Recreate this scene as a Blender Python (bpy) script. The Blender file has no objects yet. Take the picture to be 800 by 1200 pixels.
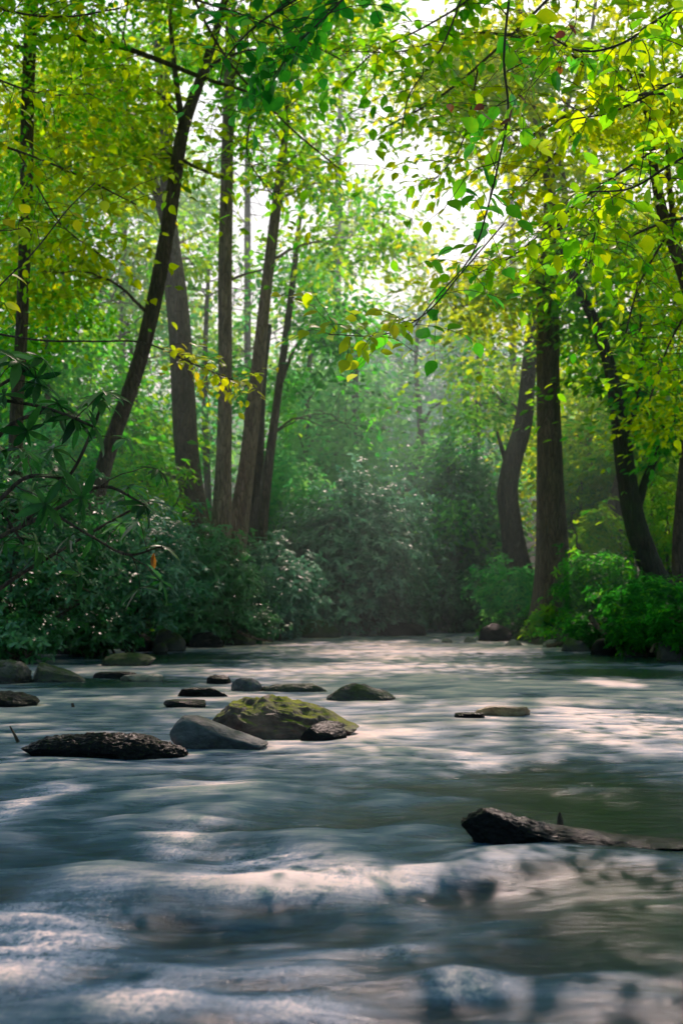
import bpy, math, random
import numpy as np
from mathutils import Vector, Matrix

rng = np.random.default_rng(11)
random.seed(5)
scene = bpy.context.scene
COL = scene.collection
PI = math.pi

# ------------------------------------------------------------------ camera
CAM = np.array([0.0, 0.0, 0.75])
F = 1500.0
PITCH = math.atan(100 / F)


def at(x, y, Y):
    """a point at distance Y in front of the camera, found along a line of sight"""
    dx, dz = (x - 400) / F, (600 - y) / F
    d = np.array([dx, math.cos(PITCH) - dz * math.sin(PITCH), math.sin(PITCH) + dz * math.cos(PITCH)])
    return CAM + d * (Y / d[1])


def on_water(x, y):
    dx, dz = (x - 400) / F, (600 - y) / F
    d = np.array([dx, math.cos(PITCH) - dz * math.sin(PITCH), math.sin(PITCH) + dz * math.cos(PITCH)])
    return CAM + d * (-CAM[2] / d[2])


def project(P):
    q = np.asarray(P, float) - CAM
    c, s = math.cos(PITCH), math.sin(PITCH)
    dep = q[..., 1] * c + q[..., 2] * s
    up = -q[..., 1] * s + q[..., 2] * c
    dep = np.where(dep < 0.1, 0.1, dep)
    return 400 + F * q[..., 0] / dep, 600 - F * up / dep


cd = bpy.data.cameras.new("camera")
cam = bpy.data.objects.new("camera", cd)
COL.objects.link(cam)
cam.location = CAM
cam.rotation_euler = (PI / 2 + PITCH, 0, 0)
cd.sensor_fit = 'VERTICAL'
cd.sensor_height = 36
cd.lens = 45
cd.clip_end = 2000
cd.dof.use_dof = True
cd.dof.focus_distance = 5.6
cd.dof.aperture_fstop = 4.0
scene.camera = cam

# ------------------------------------------------------------------ light
SUN_EL, SUN_AZ = math.radians(42), math.radians(8)
SUN = np.array([math.sin(SUN_AZ) * math.cos(SUN_EL), math.cos(SUN_AZ) * math.cos(SUN_EL), math.sin(SUN_EL)])
w = bpy.data.worlds.new("World")
scene.world = w
w.use_nodes = True
nt = w.node_tree
bg = nt.nodes['Background']
sky = nt.nodes.new('ShaderNodeTexSky')
sky.sky_type = 'NISHITA'
sky.sun_disc = False
sky.sun_elevation = SUN_EL
sky.sun_rotation = SUN_AZ
sky.air_density = 1.8
sky.dust_density = 1.5
sky.ozone_density = 3.0
nt.links.new(sky.outputs[0], bg.inputs[0])
bg.inputs[1].default_value = 0.15
sl = bpy.data.lights.new("sun", 'SUN')
sl.energy = 5.0
sl.angle = math.radians(0.5)
sl.color = (1.0, 0.82, 0.73)
so = bpy.data.objects.new("sun", sl)
COL.objects.link(so)
so.rotation_euler = Vector(SUN).to_track_quat('Z', 'Y').to_euler()

scene.view_settings.view_transform = 'Standard'
scene.view_settings.look = 'None'
scene.view_settings.exposure = 0
cy = scene.cycles
cy.use_denoising = True
try:
    cy.denoiser = 'OPENIMAGEDENOISE'
except Exception:
    pass
cy.max_bounces = 7
cy.diffuse_bounces = 5
cy.glossy_bounces = 2
cy.transmission_bounces = 5
cy.volume_bounces = 0
cy.caustics_reflective = False
cy.caustics_refractive = False
cy.sample_clamp_indirect = 4
cy.use_adaptive_sampling = True
cy.adaptive_threshold = 0.02

# ------------------------------------------------------------------ noise
_perm = np.random.default_rng(3).permutation(256)
_perm = np.concatenate([_perm, _perm, _perm])
_grad = np.random.default_rng(4).normal(size=(256, 3))
_grad /= np.linalg.norm(_grad, axis=1)[:, None]


def perlin(P):
    P = np.asarray(P, float)
    i = np.floor(P).astype(int)
    f = P - i
    u = f * f * f * (f * (f * 6 - 15) + 10)
    r = 0
    for dx in (0, 1):
        for dy in (0, 1):
            for dz in (0, 1):
                h = _perm[(_perm[(_perm[(i[..., 0] + dx) & 255] + i[..., 1] + dy) & 255] + i[..., 2] + dz) & 255]
                g = _grad[h]
                d = f - np.array([dx, dy, dz])
                wgt = (u[..., 0] if dx else 1 - u[..., 0]) * (u[..., 1] if dy else 1 - u[..., 1]) * (u[..., 2] if dz else 1 - u[..., 2])
                r = r + wgt * (g * d).sum(-1)
    return r


def fbm(P, octv=4, lac=2.0, gain=0.5):
    s, a = 0, 1.0
    P = np.asarray(P, float)
    for k in range(octv):
        s = s + a * perlin(P + 17.3 * k)
        P = P * lac
        a *= gain
    return s


def sstep(a, b, x):
    t = np.clip((x - a) / (b - a), 0, 1)
    return t * t * (3 - 2 * t)


# ------------------------------------------------------------------ objects
def mesh_obj(name, V, Fc, mat, parent=None, origin=None, attrs=None, smooth=True, fsize=None):
    """V (n,3); Fc (m,k) index array, or a flat array with fsize giving the size of each face"""
    V = np.asarray(V, np.float64)
    if origin is None:
        origin = np.zeros(3)
    if parent is not None:
        origin = np.array(parent['_o'])
    V = V - origin
    me = bpy.data.meshes.new(name)
    if isinstance(Fc, np.ndarray) and Fc.ndim == 2:
        m, k = Fc.shape
        flat = Fc.ravel()
        starts = np.arange(m) * k
    elif fsize is not None:
        flat = np.asarray(Fc)
        starts = np.concatenate([[0], np.cumsum(fsize)[:-1]])
        m = len(fsize)
    else:
        flat = np.concatenate([np.asarray(f) for f in Fc])
        sz = np.array([len(f) for f in Fc])
        starts = np.concatenate([[0], np.cumsum(sz)[:-1]])
        m = len(Fc)
    me.vertices.add(len(V))
    me.vertices.foreach_set("co", V.astype(np.float32).ravel())
    me.loops.add(len(flat))
    me.loops.foreach_set("vertex_index", flat.astype(np.int32))
    me.polygons.add(m)
    me.polygons.foreach_set("loop_start", starts.astype(np.int32))
    if smooth:
        me.polygons.foreach_set("use_smooth", np.ones(m, bool))
    me.update(calc_edges=True)
    for k_, (dom, arr) in (attrs or {}).items():
        a = me.attributes.new(k_, 'FLOAT', dom)
        a.data.foreach_set("value", np.asarray(arr, np.float32))
    me.materials.append(mat)
    o = bpy.data.objects.new(name, me)
    COL.objects.link(o)
    if parent is not None:
        o.parent = parent
    else:
        o.location = origin
    return o


def thing(name, label, cat, origin, group=None):
    o = bpy.data.objects.new(name, None)
    COL.objects.link(o)
    o.location = origin
    o['_o'] = [float(v) for v in origin]
    o['label'] = label
    o['category'] = cat
    if group:
        o['group'] = group
    return o


def tag(o, label, cat, group=None, kind=None):
    o['label'] = label
    o['category'] = cat
    if group:
        o['group'] = group
    if kind:
        o['kind'] = kind
    return o


def structure(o):
    o['kind'] = 'structure'
    return o


# ------------------------------------------------------------------ node helpers
def new_mat(name):
    m = bpy.data.materials.new(name)
    m.use_nodes = True
    m.node_tree.nodes.clear()
    return m, m.node_tree


class N:
    def __init__(s, nt):
        s.nt = nt

    def __call__(s, typ, **kw):
        n = s.nt.nodes.new(typ)
        for k, v in kw.items():
            if k.startswith('i_'):
                key = k[2:]
                key = int(key) if key.isdigit() else key.replace('_', ' ')
                inp = n.inputs[key]
                if hasattr(v, 'is_linked') or isinstance(v, bpy.types.NodeSocket):
                    s.nt.links.new(v, inp)
                else:
                    inp.default_value = v
            else:
                setattr(n, k, v)
        return n

    def ramp(s, fac, stops, interp='LINEAR'):
        n = s.nt.nodes.new('ShaderNodeValToRGB')
        cr = n.color_ramp
        cr.interpolation = interp
        while len(cr.elements) < len(stops):
            cr.elements.new(0.5)
        for e, (p, c) in zip(cr.elements, stops):
            e.position = p
            e.color = (*c, 1) if len(c) == 3 else c
        s.nt.links.new(fac, n.inputs[0])
        return n.outputs[0]

    def math(s, op, a, b=None, clamp=False):
        n = s.nt.nodes.new('ShaderNodeMath')
        n.operation = op
        n.use_clamp = clamp
        for k, v in enumerate((a, b)):
            if v is None:
                continue
            if isinstance(v, (int, float)):
                n.inputs[k].default_value = v
            else:
                s.nt.links.new(v, n.inputs[k])
        return n.outputs[0]

    def mix(s, fac, a, b, blend='MIX'):
        n = s.nt.nodes.new('ShaderNodeMix')
        n.data_type = 'RGBA'
        n.blend_type = blend
        for k, v in ((0, fac), (6, a), (7, b)):
            if isinstance(v, (int, float)):
                n.inputs[k].default_value = v
            elif isinstance(v, tuple):
                n.inputs[k].default_value = (*v, 1)
            else:
                s.nt.links.new(v, n.inputs[k])
        return n.outputs[2]

    def noise(s, vec, scale, detail=4, rough=0.55, dist=0):
        n = s.nt.nodes.new('ShaderNodeTexNoise')
        n.inputs['Scale'].default_value = scale
        n.inputs['Detail'].default_value = detail
        n.inputs['Roughness'].default_value = rough
        n.inputs['Distortion'].default_value = dist
        s.nt.links.new(vec, n.inputs['Vector'])
        return n.outputs[0]

    def mapping(s, vec, scale, rot=(0, 0, 0)):
        n = s.nt.nodes.new('ShaderNodeMapping')
        n.inputs['Scale'].default_value = scale
        n.inputs['Rotation'].default_value = rot
        s.nt.links.new(vec, n.inputs[0])
        return n.outputs[0]


def leaf_mat(name, refl, trans, gloss=0.06, rough=0.38, tmix=0.5):
    """refl / trans: colour stops along the per-leaf 'shade' value"""
    m, nt = new_mat(name)
    n = N(nt)
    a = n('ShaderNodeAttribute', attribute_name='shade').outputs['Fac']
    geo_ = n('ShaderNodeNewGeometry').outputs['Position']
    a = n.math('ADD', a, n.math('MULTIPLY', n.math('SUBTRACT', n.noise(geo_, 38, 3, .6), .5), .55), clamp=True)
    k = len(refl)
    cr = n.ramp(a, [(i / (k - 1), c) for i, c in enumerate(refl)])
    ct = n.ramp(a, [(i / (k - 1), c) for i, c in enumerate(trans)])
    d = n('ShaderNodeBsdfDiffuse', i_Color=cr)
    t = n('ShaderNodeBsdfTranslucent', i_Color=ct)
    mx = n('ShaderNodeMixShader', i_0=tmix, i_1=d.outputs[0], i_2=t.outputs[0])
    g = n('ShaderNodeBsdfAnisotropic' if False else 'ShaderNodeBsdfGlossy', i_Roughness=rough, i_Color=(1, 1, 1, 1))
    lw = n('ShaderNodeLayerWeight', i_Blend=0.25)
    fac = n.math('ADD', n.math('MULTIPLY', lw.outputs['Fresnel'], 0.5), gloss, clamp=True)
    fac = n.math('MULTIPLY', fac, 0.18 if gloss < .02 else .42)
    mx2 = n('ShaderNodeMixShader', i_0=fac, i_1=mx.outputs[0], i_2=g.outputs[0])
    out = n('ShaderNodeOutputMaterial', i_Surface=mx2.outputs[0])
    return m


LM = {
    'yellow': leaf_mat('leaf_yellow_green', [(.03, .10, .002), (.12, .22, .003), (.28, .3, .004)],
                       [(.3, .62, .003), (.80, .96, .003), (1.0, .95, .005)], tmix=.74, gloss=.0),
    'lime': leaf_mat('leaf_lime', [(.02, .11, .003), (.07, .22, .004), (.18, .32, .004)],
                     [(.07, .50, .012), (.34, .88, .008), (.85, 1.0, .006)], tmix=.74, gloss=.0),
    'green': leaf_mat('leaf_green', [(.01, .09, .015), (.035, .21, .02), (.09, .3, .01)],
                      [(.04, .42, .03), (.16, .9, .03), (.6, 1.0, .01)], tmix=.66, gloss=.0),
    'teal': leaf_mat('leaf_blue_green', [(.012, .13, .045), (.045, .32, .11), (.14, .5, .17)],
                     [(.03, .5, .12), (.15, .92, .2), (.45, 1.0, .2)], tmix=.62, gloss=.01),
    'dark': leaf_mat('leaf_dark_glossy', [(.01, .055, .028), (.04, .15, .075), (.12, .3, .15)],
                     [(.01, .14, .03), (.04, .38, .07), (.12, .6, .1)], tmix=.42, gloss=.10, rough=.32),
    'pale': leaf_mat('leaf_pale_sky_sheen', [(.03, .11, .07), (.2, .38, .28), (.55, .74, .64)],  # light stops paint the sky's glare into the leaf colour
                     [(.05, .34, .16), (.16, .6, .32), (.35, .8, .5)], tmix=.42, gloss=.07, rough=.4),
    'rhodo': leaf_mat('leaf_rhododendron', [(.005, .022, .008), (.014, .06, .018), (.04, .11, .03)],
                      [(.01, .1, .02), (.04, .28, .04), (.14, .5, .05)], tmix=.42, gloss=.03, rough=.34),
    'gold': leaf_mat('leaf_gold', [(.22, .24, .015), (.34, .30, .015), (.45, .33, .02)],
                     [(.7, .98, .004), (.9, .97, .004), (1, .86, .006)], tmix=.74, gloss=.03),
    'red': leaf_mat('leaf_dead', [(.10, .02, .012), (.16, .04, .015), (.3, .12, .02)],
                    [(.3, .04, .02), (.4, .08, .02), (.6, .25, .03)], tmix=.4),
}


def bark_mat(name, c0, c1, moss=0.25, scale=6.0):
    m, nt = new_mat(name)
    n = N(nt)
    co = n('ShaderNodeNewGeometry').outputs['Position']
    mp = n.mapping(co, (1, 1, .18))
    f1 = n.noise(mp, scale * 2.2, 6, .65, .6)
    f2 = n.noise(co, 1.6, 4)
    vo = n('ShaderNodeTexVoronoi', i_Vector=n.mapping(co, (1, 1, .22)), i_Scale=scale * 3.2, distance='EUCLIDEAN', feature='DISTANCE_TO_EDGE')
    cr = n.ramp(f1, [(.3, c0), (.7, c1)])
    col = n.mix(n.math('MULTIPLY', n.ramp(vo.outputs[0], [(0, (1, 1, 1)), (.12, (0, 0, 0))]), .6), cr, tuple(v * .35 for v in c0))
    col = n.mix(n.math('MULTIPLY', n.ramp(f2, [(.5, (0, 0, 0)), (.68, (1, 1, 1))]), moss), col, (.035, .06, .015))
    bh = n.math('ADD', n.math('MULTIPLY', f1, .6), n.math('MULTIPLY', vo.outputs[0], 1.2))
    bp = n('ShaderNodeBump', i_Strength=1, i_Distance=.07, i_Height=bh)
    b = n('ShaderNodeBsdfPrincipled', i_Base_Color=col, i_Roughness=.9, i_Normal=bp.outputs[0])
    n('ShaderNodeOutputMaterial', i_Surface=b.outputs[0])
    return m


BARK = {
    'dark': bark_mat('bark_dark', (.05, .034, .027), (.17, .115, .088)),
    'brown': bark_mat('bark_brown', (.17, .11, .085), (.50, .35, .28), moss=.15),
    'mid': bark_mat('bark_mid', (.085, .056, .043), (.27, .185, .14)),
    'mossy': bark_mat('bark_mossy', (.02, .016, .01), (.07, .055, .03), moss=.9),
}

# ------------------------------------------------------------------ tubes
def tube(path, radii, segs=10, flare=None, bumpy=0.0, seed=0):
    P = np.asarray(path, float)
    R = np.asarray(radii, float)
    n = len(P)
    T = np.gradient(P, axis=0)
    T /= np.linalg.norm(T, axis=1)[:, None] + 1e-9
    ref = np.array([0.31, 0.94, 0.12])
    A = np.cross(T, ref)
    A /= np.linalg.norm(A, axis=1)[:, None] + 1e-9
    B = np.cross(T, A)
    th = np.arange(segs) / segs * 2 * PI
    ring = A[:, None, :] * np.cos(th)[None, :, None] + B[:, None, :] * np.sin(th)[None, :, None]
    rr = np.repeat(R[:, None], segs, 1)
    if bumpy:
        q = P[:, None, :] * np.array([1, 1, .35]) / max(R[0], .02) * .45 + ring * 1.1 + seed * 3.7
        rr = rr * (1 + bumpy * fbm(q, 4))
        q2 = ring * 4.0 + P[:, None, :] * np.array([0, 0, .8]) + seed
        rr = rr * (1 + bumpy * .35 * perlin(q2))
    V = P[:, None, :] + ring * rr[..., None]
    i = np.arange(n - 1)[:, None] * segs
    j = np.arange(segs)[None, :]
    j2 = (j + 1) % segs
    Q = np.stack([i + j, i + j2, i + segs + j2, i + segs + j], -1).reshape(-1, 4)
    return V.reshape(-1, 3), Q


def smooth_path(pts, n=24):
    """Catmull-Rom through rows (x,y,z,r)"""
    pts = np.asarray(pts, float)
    P = np.vstack([2 * pts[0] - pts[1], pts, 2 * pts[-1] - pts[-2]])
    out = []
    m = len(pts) - 1
    per = max(2, int(math.ceil(n / m)))
    for k in range(m):
        p0, p1, p2, p3 = P[k:k + 4]
        for t in np.arange(per) / per:
            out.append(.5 * ((2 * p1) + (-p0 + p2) * t + (2 * p0 - 5 * p1 + 4 * p2 - p3) * t * t + (-p0 + 3 * p1 - 3 * p2 + p3) * t ** 3))
    out.append(pts[-1])
    return np.array(out)


class MB:
    def __init__(s):
        s.V, s.Q, s.n = [], [], 0

    def add(s, VQ):
        V, Q = VQ
        s.V.append(V)
        s.Q.append(Q + s.n)
        s.n += len(V)

    def build(s, name, mat, parent=None, **kw):
        if not s.V:
            return None
        return mesh_obj(name, np.vstack(s.V), np.vstack(s.Q), mat, parent, **kw)


# ------------------------------------------------------------------ leaves
def leaf_template(kind):
    if kind == 'small':      # 6 verts, two quads folded on the midrib
        V = np.array([[0, 0, 0], [.35, .42, .06], [.72, .34, .05], [1, 0, -.06], [.72, -.34, .05], [.35, -.42, .06]])
        Q = np.array([[0, 3, 2, 1], [0, 5, 4, 3]])
    elif kind == 'oval':
        ts = [0, .14, .38, .66, .86, 1]
        ws = [0, .28, .46, .38, .2, 0]
        V = [[0, 0, 0]]
        for t, w_ in zip(ts[1:-1], ws[1:-1]):
            z = -.16 * t * t
            V += [[t, w_, z + .07], [t, 0, z], [t, -w_, z + .07]]
        V += [[1.04, 0, -.2]]
        V = np.array(V)
        Q = [[0, 2, 1, 1], [0, 3, 2, 2]]
        for k in range(3):
            a = 1 + 3 * k
            Q += [[a, a + 1, a + 4, a + 3], [a + 1, a + 2, a + 5, a + 4]]
        Q += [[10, 11, 13, 13], [11, 12, 13, 13]]
        return V, np.array([q for q in Q if len(set(q)) == 4]), np.array([q[:3] if q[2] == q[3] else None for q in Q if len(set(q)) == 3])
    elif kind == 'lance':    # rhododendron: long, drooping at the tip
        V, Q = [], []
        ts = [0, .15, .4, .7, .9]
        ws = [.1, .3, .5, .42, .2]
        for t, w_ in zip(ts, ws):
            z = -.28 * t * t
            z *= .7
            V += [[t, w_, z + .08 * w_], [t, 0, z], [t, -w_, z + .08 * w_]]
        V += [[1, 0, -.24]]
        V = np.array(V)
        for k in range(4):
            a = 3 * k
            Q += [[a, a + 1, a + 4, a + 3], [a + 1, a + 2, a + 5, a + 4]]
        return V, np.array(Q), np.array([[12, 13, 15], [13, 14, 15]])
    return V, Q, None


TPL = {k: leaf_template(k) for k in ('small', 'oval', 'lance')}


def leaf_arrays(P, D, Nn, L, W, kind='small'):
    """P base points, D directions, Nn normals -> flat arrays"""
    V, Q, Tt = TPL[kind]
    D = D / (np.linalg.norm(D, axis=1)[:, None] + 1e-9)
    S = np.cross(Nn, D)
    S /= np.linalg.norm(S, axis=1)[:, None] + 1e-9
    U = np.cross(D, S)
    L = np.broadcast_to(L, len(P))[:, None, None]
    W = np.broadcast_to(W, len(P))[:, None, None]
    X = P[:, None, :] + D[:, None, :] * V[None, :, 0:1] * L + S[:, None, :] * V[None, :, 1:2] * W + U[:, None, :] * V[None, :, 2:3] * L
    nv = len(V)
    base = (np.arange(len(P)) * nv)[:, None, None]
    Qf = (Q[None] + base)
    if Tt is not None:
        Tf = (Tt.astype(int)[None] + base)
        flat = np.concatenate([Qf.reshape(len(P), -1), Tf.reshape(len(P), -1)], 1).ravel()
        sizes = np.tile(np.concatenate([np.full(len(Q), 4), np.full(len(Tt), 3)]), len(P))
        nf = len(Q) + len(Tt)
    else:
        flat = Qf.ravel()
        sizes = np.full(len(P) * len(Q), 4)
        nf = len(Q)
    return X.reshape(-1, 3), flat, sizes, nf


def build_leaves(name, P, D, Nn, L, W, shade, mat, parent, kind='small'):
    if len(P) == 0:
        return None
    V, flat, sizes, nf = leaf_arrays(P, D, Nn, L, W, kind)
    return mesh_obj(name, V, flat, mat, parent, attrs={'shade': ('FACE', np.repeat(np.clip(shade, 0, 1), nf))}, smooth=False, fsize=sizes)


# where the canopy is open: patches of water the sun reaches, (x, y, half width, half height) on the photo's water
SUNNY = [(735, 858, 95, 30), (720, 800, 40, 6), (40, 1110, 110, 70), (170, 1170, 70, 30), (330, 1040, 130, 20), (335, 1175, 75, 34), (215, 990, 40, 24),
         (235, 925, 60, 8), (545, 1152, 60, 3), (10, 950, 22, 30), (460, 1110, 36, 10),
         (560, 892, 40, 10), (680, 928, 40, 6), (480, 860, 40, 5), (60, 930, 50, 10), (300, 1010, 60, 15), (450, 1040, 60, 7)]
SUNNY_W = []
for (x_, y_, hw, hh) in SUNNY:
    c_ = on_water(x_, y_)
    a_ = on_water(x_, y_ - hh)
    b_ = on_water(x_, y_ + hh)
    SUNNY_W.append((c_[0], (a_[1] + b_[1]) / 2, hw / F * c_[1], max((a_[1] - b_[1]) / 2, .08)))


SHAFTS = [((735, 560, 28.5), 3.0), ((700, 430, 29.5), 2.6), ((600, 560, 29), 1.2), ((780, 450, 29), 2.2), ((545, 590, 30.5), 1.5), ((420, 600, 25.5), 1.5), ((480, 680, 31), 1.3), ((590, 830, 8.3), .3), ((40, 620, 15.5), .9), ((60, 560, 18), .8), ((150, 520, 25), 1.5), ((240, 560, 29), 1.6),
          ((440, 385, 4.6), .22), ((240, 430, 9), .35), ((650, 280, 6.5), .35), ((720, 120, 5.2), .4), ((640, 700, 22), .8), ((420, 480, 34), 1.3), ((365, 360, 32), 1.3), ((250, 350, 31), 1.3), ((310, 470, 30), 1.2), ((480, 500, 42), 1.4), ((60, 420, 24), 1.4), ((235, 690, 20), .7), ((335, 825, 7.2), .5), ((100, 240, 25), 2.0), ((590, 470, 28), 1.3), ((340, 690, 22), .8), ((700, 660, 20), .9), ((120, 650, 16.5), .7)]
SHAFTS = [(at(*c_), r_) for c_, r_ in SHAFTS]


def sun_gap(P):
    """True where a leaf would shade one of the sunny patches of water or the sunny mossy rock"""
    s = P - SUN * (P[:, 2:3] / SUN[2])
    q = fbm(np.stack([s[:, 0] * 2, s[:, 1] * 1.6, np.zeros(len(s))], -1), 3) * .55
    g = np.zeros(len(P), bool)
    for (cx, cy_, rx, ry) in SUNNY_W:
        g |= ((s[:, 0] - cx) / (rx + .04)) ** 2 + ((s[:, 1] - cy_) / (ry + .05)) ** 2 < .9 + q * 1.5
    for (c_, r_) in SHAFTS:
        v = P - c_
        t = v @ SUN
        d = np.linalg.norm(v - t[:, None] * SUN, axis=1)
        g |= (t > r_ * 1.1) & (d < r_ * (1 + q))
    return g


# the breaks in the canopy over the stream where the sky shows
SKYHOLES = [(528, 225, 26, 40, .7), (500, 265, 22, 20, .5), (455, 215, 50, 40, .4), (490, 170, 25, 30, .4), (410, 150, 50, 60, .35), (235, 140, 36, 50, .7), (290, 260, 28, 45, .65),
            (255, 10, 40, 30, .8), (440, 60, 70, 40, .45), (345, 250, 30, 60, .5), (370, 120, 40, 40, .4), (690, 240, 18, 14, .6), (580, 210, 30, 70, .35),
            (120, 20, 50, 30, .5), (740, 240, 20, 14, .4)]


def sky_gap(P, strength=1.0):
    x, y = project(P)
    q = fbm(np.stack([x * .02, y * .02, P[:, 1] * .02], -1), 3)
    k = np.zeros(len(P))
    for (cx, cy_, rx, ry, pr) in SKYHOLES:
        d = ((x - cx) / rx) ** 2 + ((y - cy_) / ry) ** 2
        k = np.maximum(k, pr * sstep(1.5, .5, d + q * 1.2))
    return rng.random(len(P)) < k * strength


def ellipsoid_points(c, r, n, shell=.35):
    v = rng.normal(size=(n, 3))
    v /= np.linalg.norm(v, axis=1)[:, None]
    rad = (shell + (1 - shell) * rng.random(n)) ** .6
    return np.asarray(c) + v * rad[:, None] * np.asarray(r)


def sprays(C, per, rad, leaf, flat=.13, spread=.5, aspect=.62, shade0=.5, var=.45, gapk=1.0):
    """leaf sprays round clump centres C; returns P, D, N, L, W, shade"""
    n = len(C)
    cnt = np.maximum(3, (per * rng.uniform(.5, 1.5, n)).astype(int))
    idx = np.repeat(np.arange(n), cnt)
    tilt = rng.normal(0, .3, (n, 2))
    off = rng.normal(size=(len(idx), 3)) * np.array([1, 1, 0])
    off *= (rad * rng.uniform(.6, 1.3, n))[idx][:, None] * .55
    off[:, 2] = rng.normal(size=len(idx)) * rad * flat + off[:, 0] * tilt[idx, 0] + off[:, 1] * tilt[idx, 1] - .18 * (off[:, 0] ** 2 + off[:, 1] ** 2) / rad
    P = C[idx] + off
    D = off * np.array([1, 1, .4]) + rng.normal(0, .35, (len(idx), 3)) * rad
    D[:, 2] -= .25 * rad
    Nn = np.array([0, 0, 1.0]) + rng.normal(0, spread, (len(idx), 3))
    L = leaf * rng.uniform(.65, 1.3, len(idx))
    sh = shade0 + var * (1.0 * rng.normal(0, .6, n)[idx] + .55 * rng.normal(0, .5, len(idx)))
    keep = ~sun_gap(P)
    if gapk:
        keep &= ~sky_gap(P, gapk)
    return P[keep], D[keep], Nn[keep], L[keep], (L * aspect)[keep], sh[keep]


# ------------------------------------------------------------------ terrain
YL = [-40, 8.2, 10, 12.5, 15, 17.3, 19.7, 21, 24, 28, 60]
XL = [-3.2, -3.1, -3.3, -3.9, -4.2, -3.7, -2.7, -1.6, -1.3, -1.2, -1.2]
YR = [-40, 10, 12, 15, 17, 20, 25, 60]
XR = [5.2, 5.0, 4.7, 4.1, 3.7, 2.85, 2.85, 2.9]


def ground_h(X, Y):
    X = np.asarray(X, float)
    Y = np.asarray(Y, float)
    eL = np.interp(Y, YL, XL)
    eR = np.interp(Y, YR, XR)
    d = np.maximum(np.maximum(eL - X, X - eR), (Y - 30.5) * .8)
    wob = .25 * perlin(np.stack([X * .9, Y * .9, X * 0], -1)) + .12 * perlin(np.stack([X * 2.7, Y * 2.7, X * 0 + 5], -1))
    dd = d + wob
    h = -.5 + .95 * sstep(-.7, 1.1, dd) + .16 * np.clip(d - .8, 0, 8) + .3 * np.clip(d - 9, 0, 60)
    h = h + .25 * sstep(0, 2, d) * perlin(np.stack([X * .5, Y * .5, X * 0 + 9], -1))
    return h


def axis(lo, hi, flo, fhi, step, grow=1.25):
    a = list(np.arange(flo, fhi + 1e-6, step))
    s = step
    v = fhi
    while v < hi:
        s *= grow
        v += s
        a.append(v)
    s = step
    v = flo
    while v > lo:
        s *= grow
        v -= s
        a.insert(0, v)
    return np.array(a)


def grid_mesh(xs, ys):
    X, Y = np.meshgrid(xs, ys)
    nx, ny = len(xs), len(ys)
    i = np.arange(ny - 1)[:, None] * nx
    j = np.arange(nx - 1)[None, :]
    Q = np.stack([i + j, i + j + 1, i + nx + j + 1, i + nx + j], -1).reshape(-1, 4)
    return X.ravel(), Y.ravel(), Q


m, nt_ = new_mat('forest_floor')
n = N(nt_)
co = n('ShaderNodeNewGeometry').outputs['Position']
f1 = n.noise(co, 1.1, 5, .6)
f2 = n.noise(co, 14, 6, .7)
col = n.ramp(f2, [(.3, (.02, .014, .009)), (.5, (.055, .036, .02)), (.7, (.12, .08, .04))])
col = n.mix(n.ramp(f1, [(.42, (0, 0, 0)), (.58, (1, 1, 1))]), col, n.ramp(f2, [(.35, (.012, .035, .01)), (.65, (.04, .09, .02))]))
bp = n('ShaderNodeBump', i_Strength=1, i_Distance=.06, i_Height=f2)
b = n('ShaderNodeBsdfPrincipled', i_Base_Color=col, i_Roughness=.9, i_Normal=bp.outputs[0])
n('ShaderNodeOutputMaterial', i_Surface=b.outputs[0])
xs = axis(-260, 260, -9, 9, .16)
ys = axis(-60, 320, 4, 36, .2)
X, Y, Q = grid_mesh(xs, ys)
ground = mesh_obj('ground', np.stack([X, Y, ground_h(X, Y)], -1), Q, m)
structure(ground)

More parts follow.
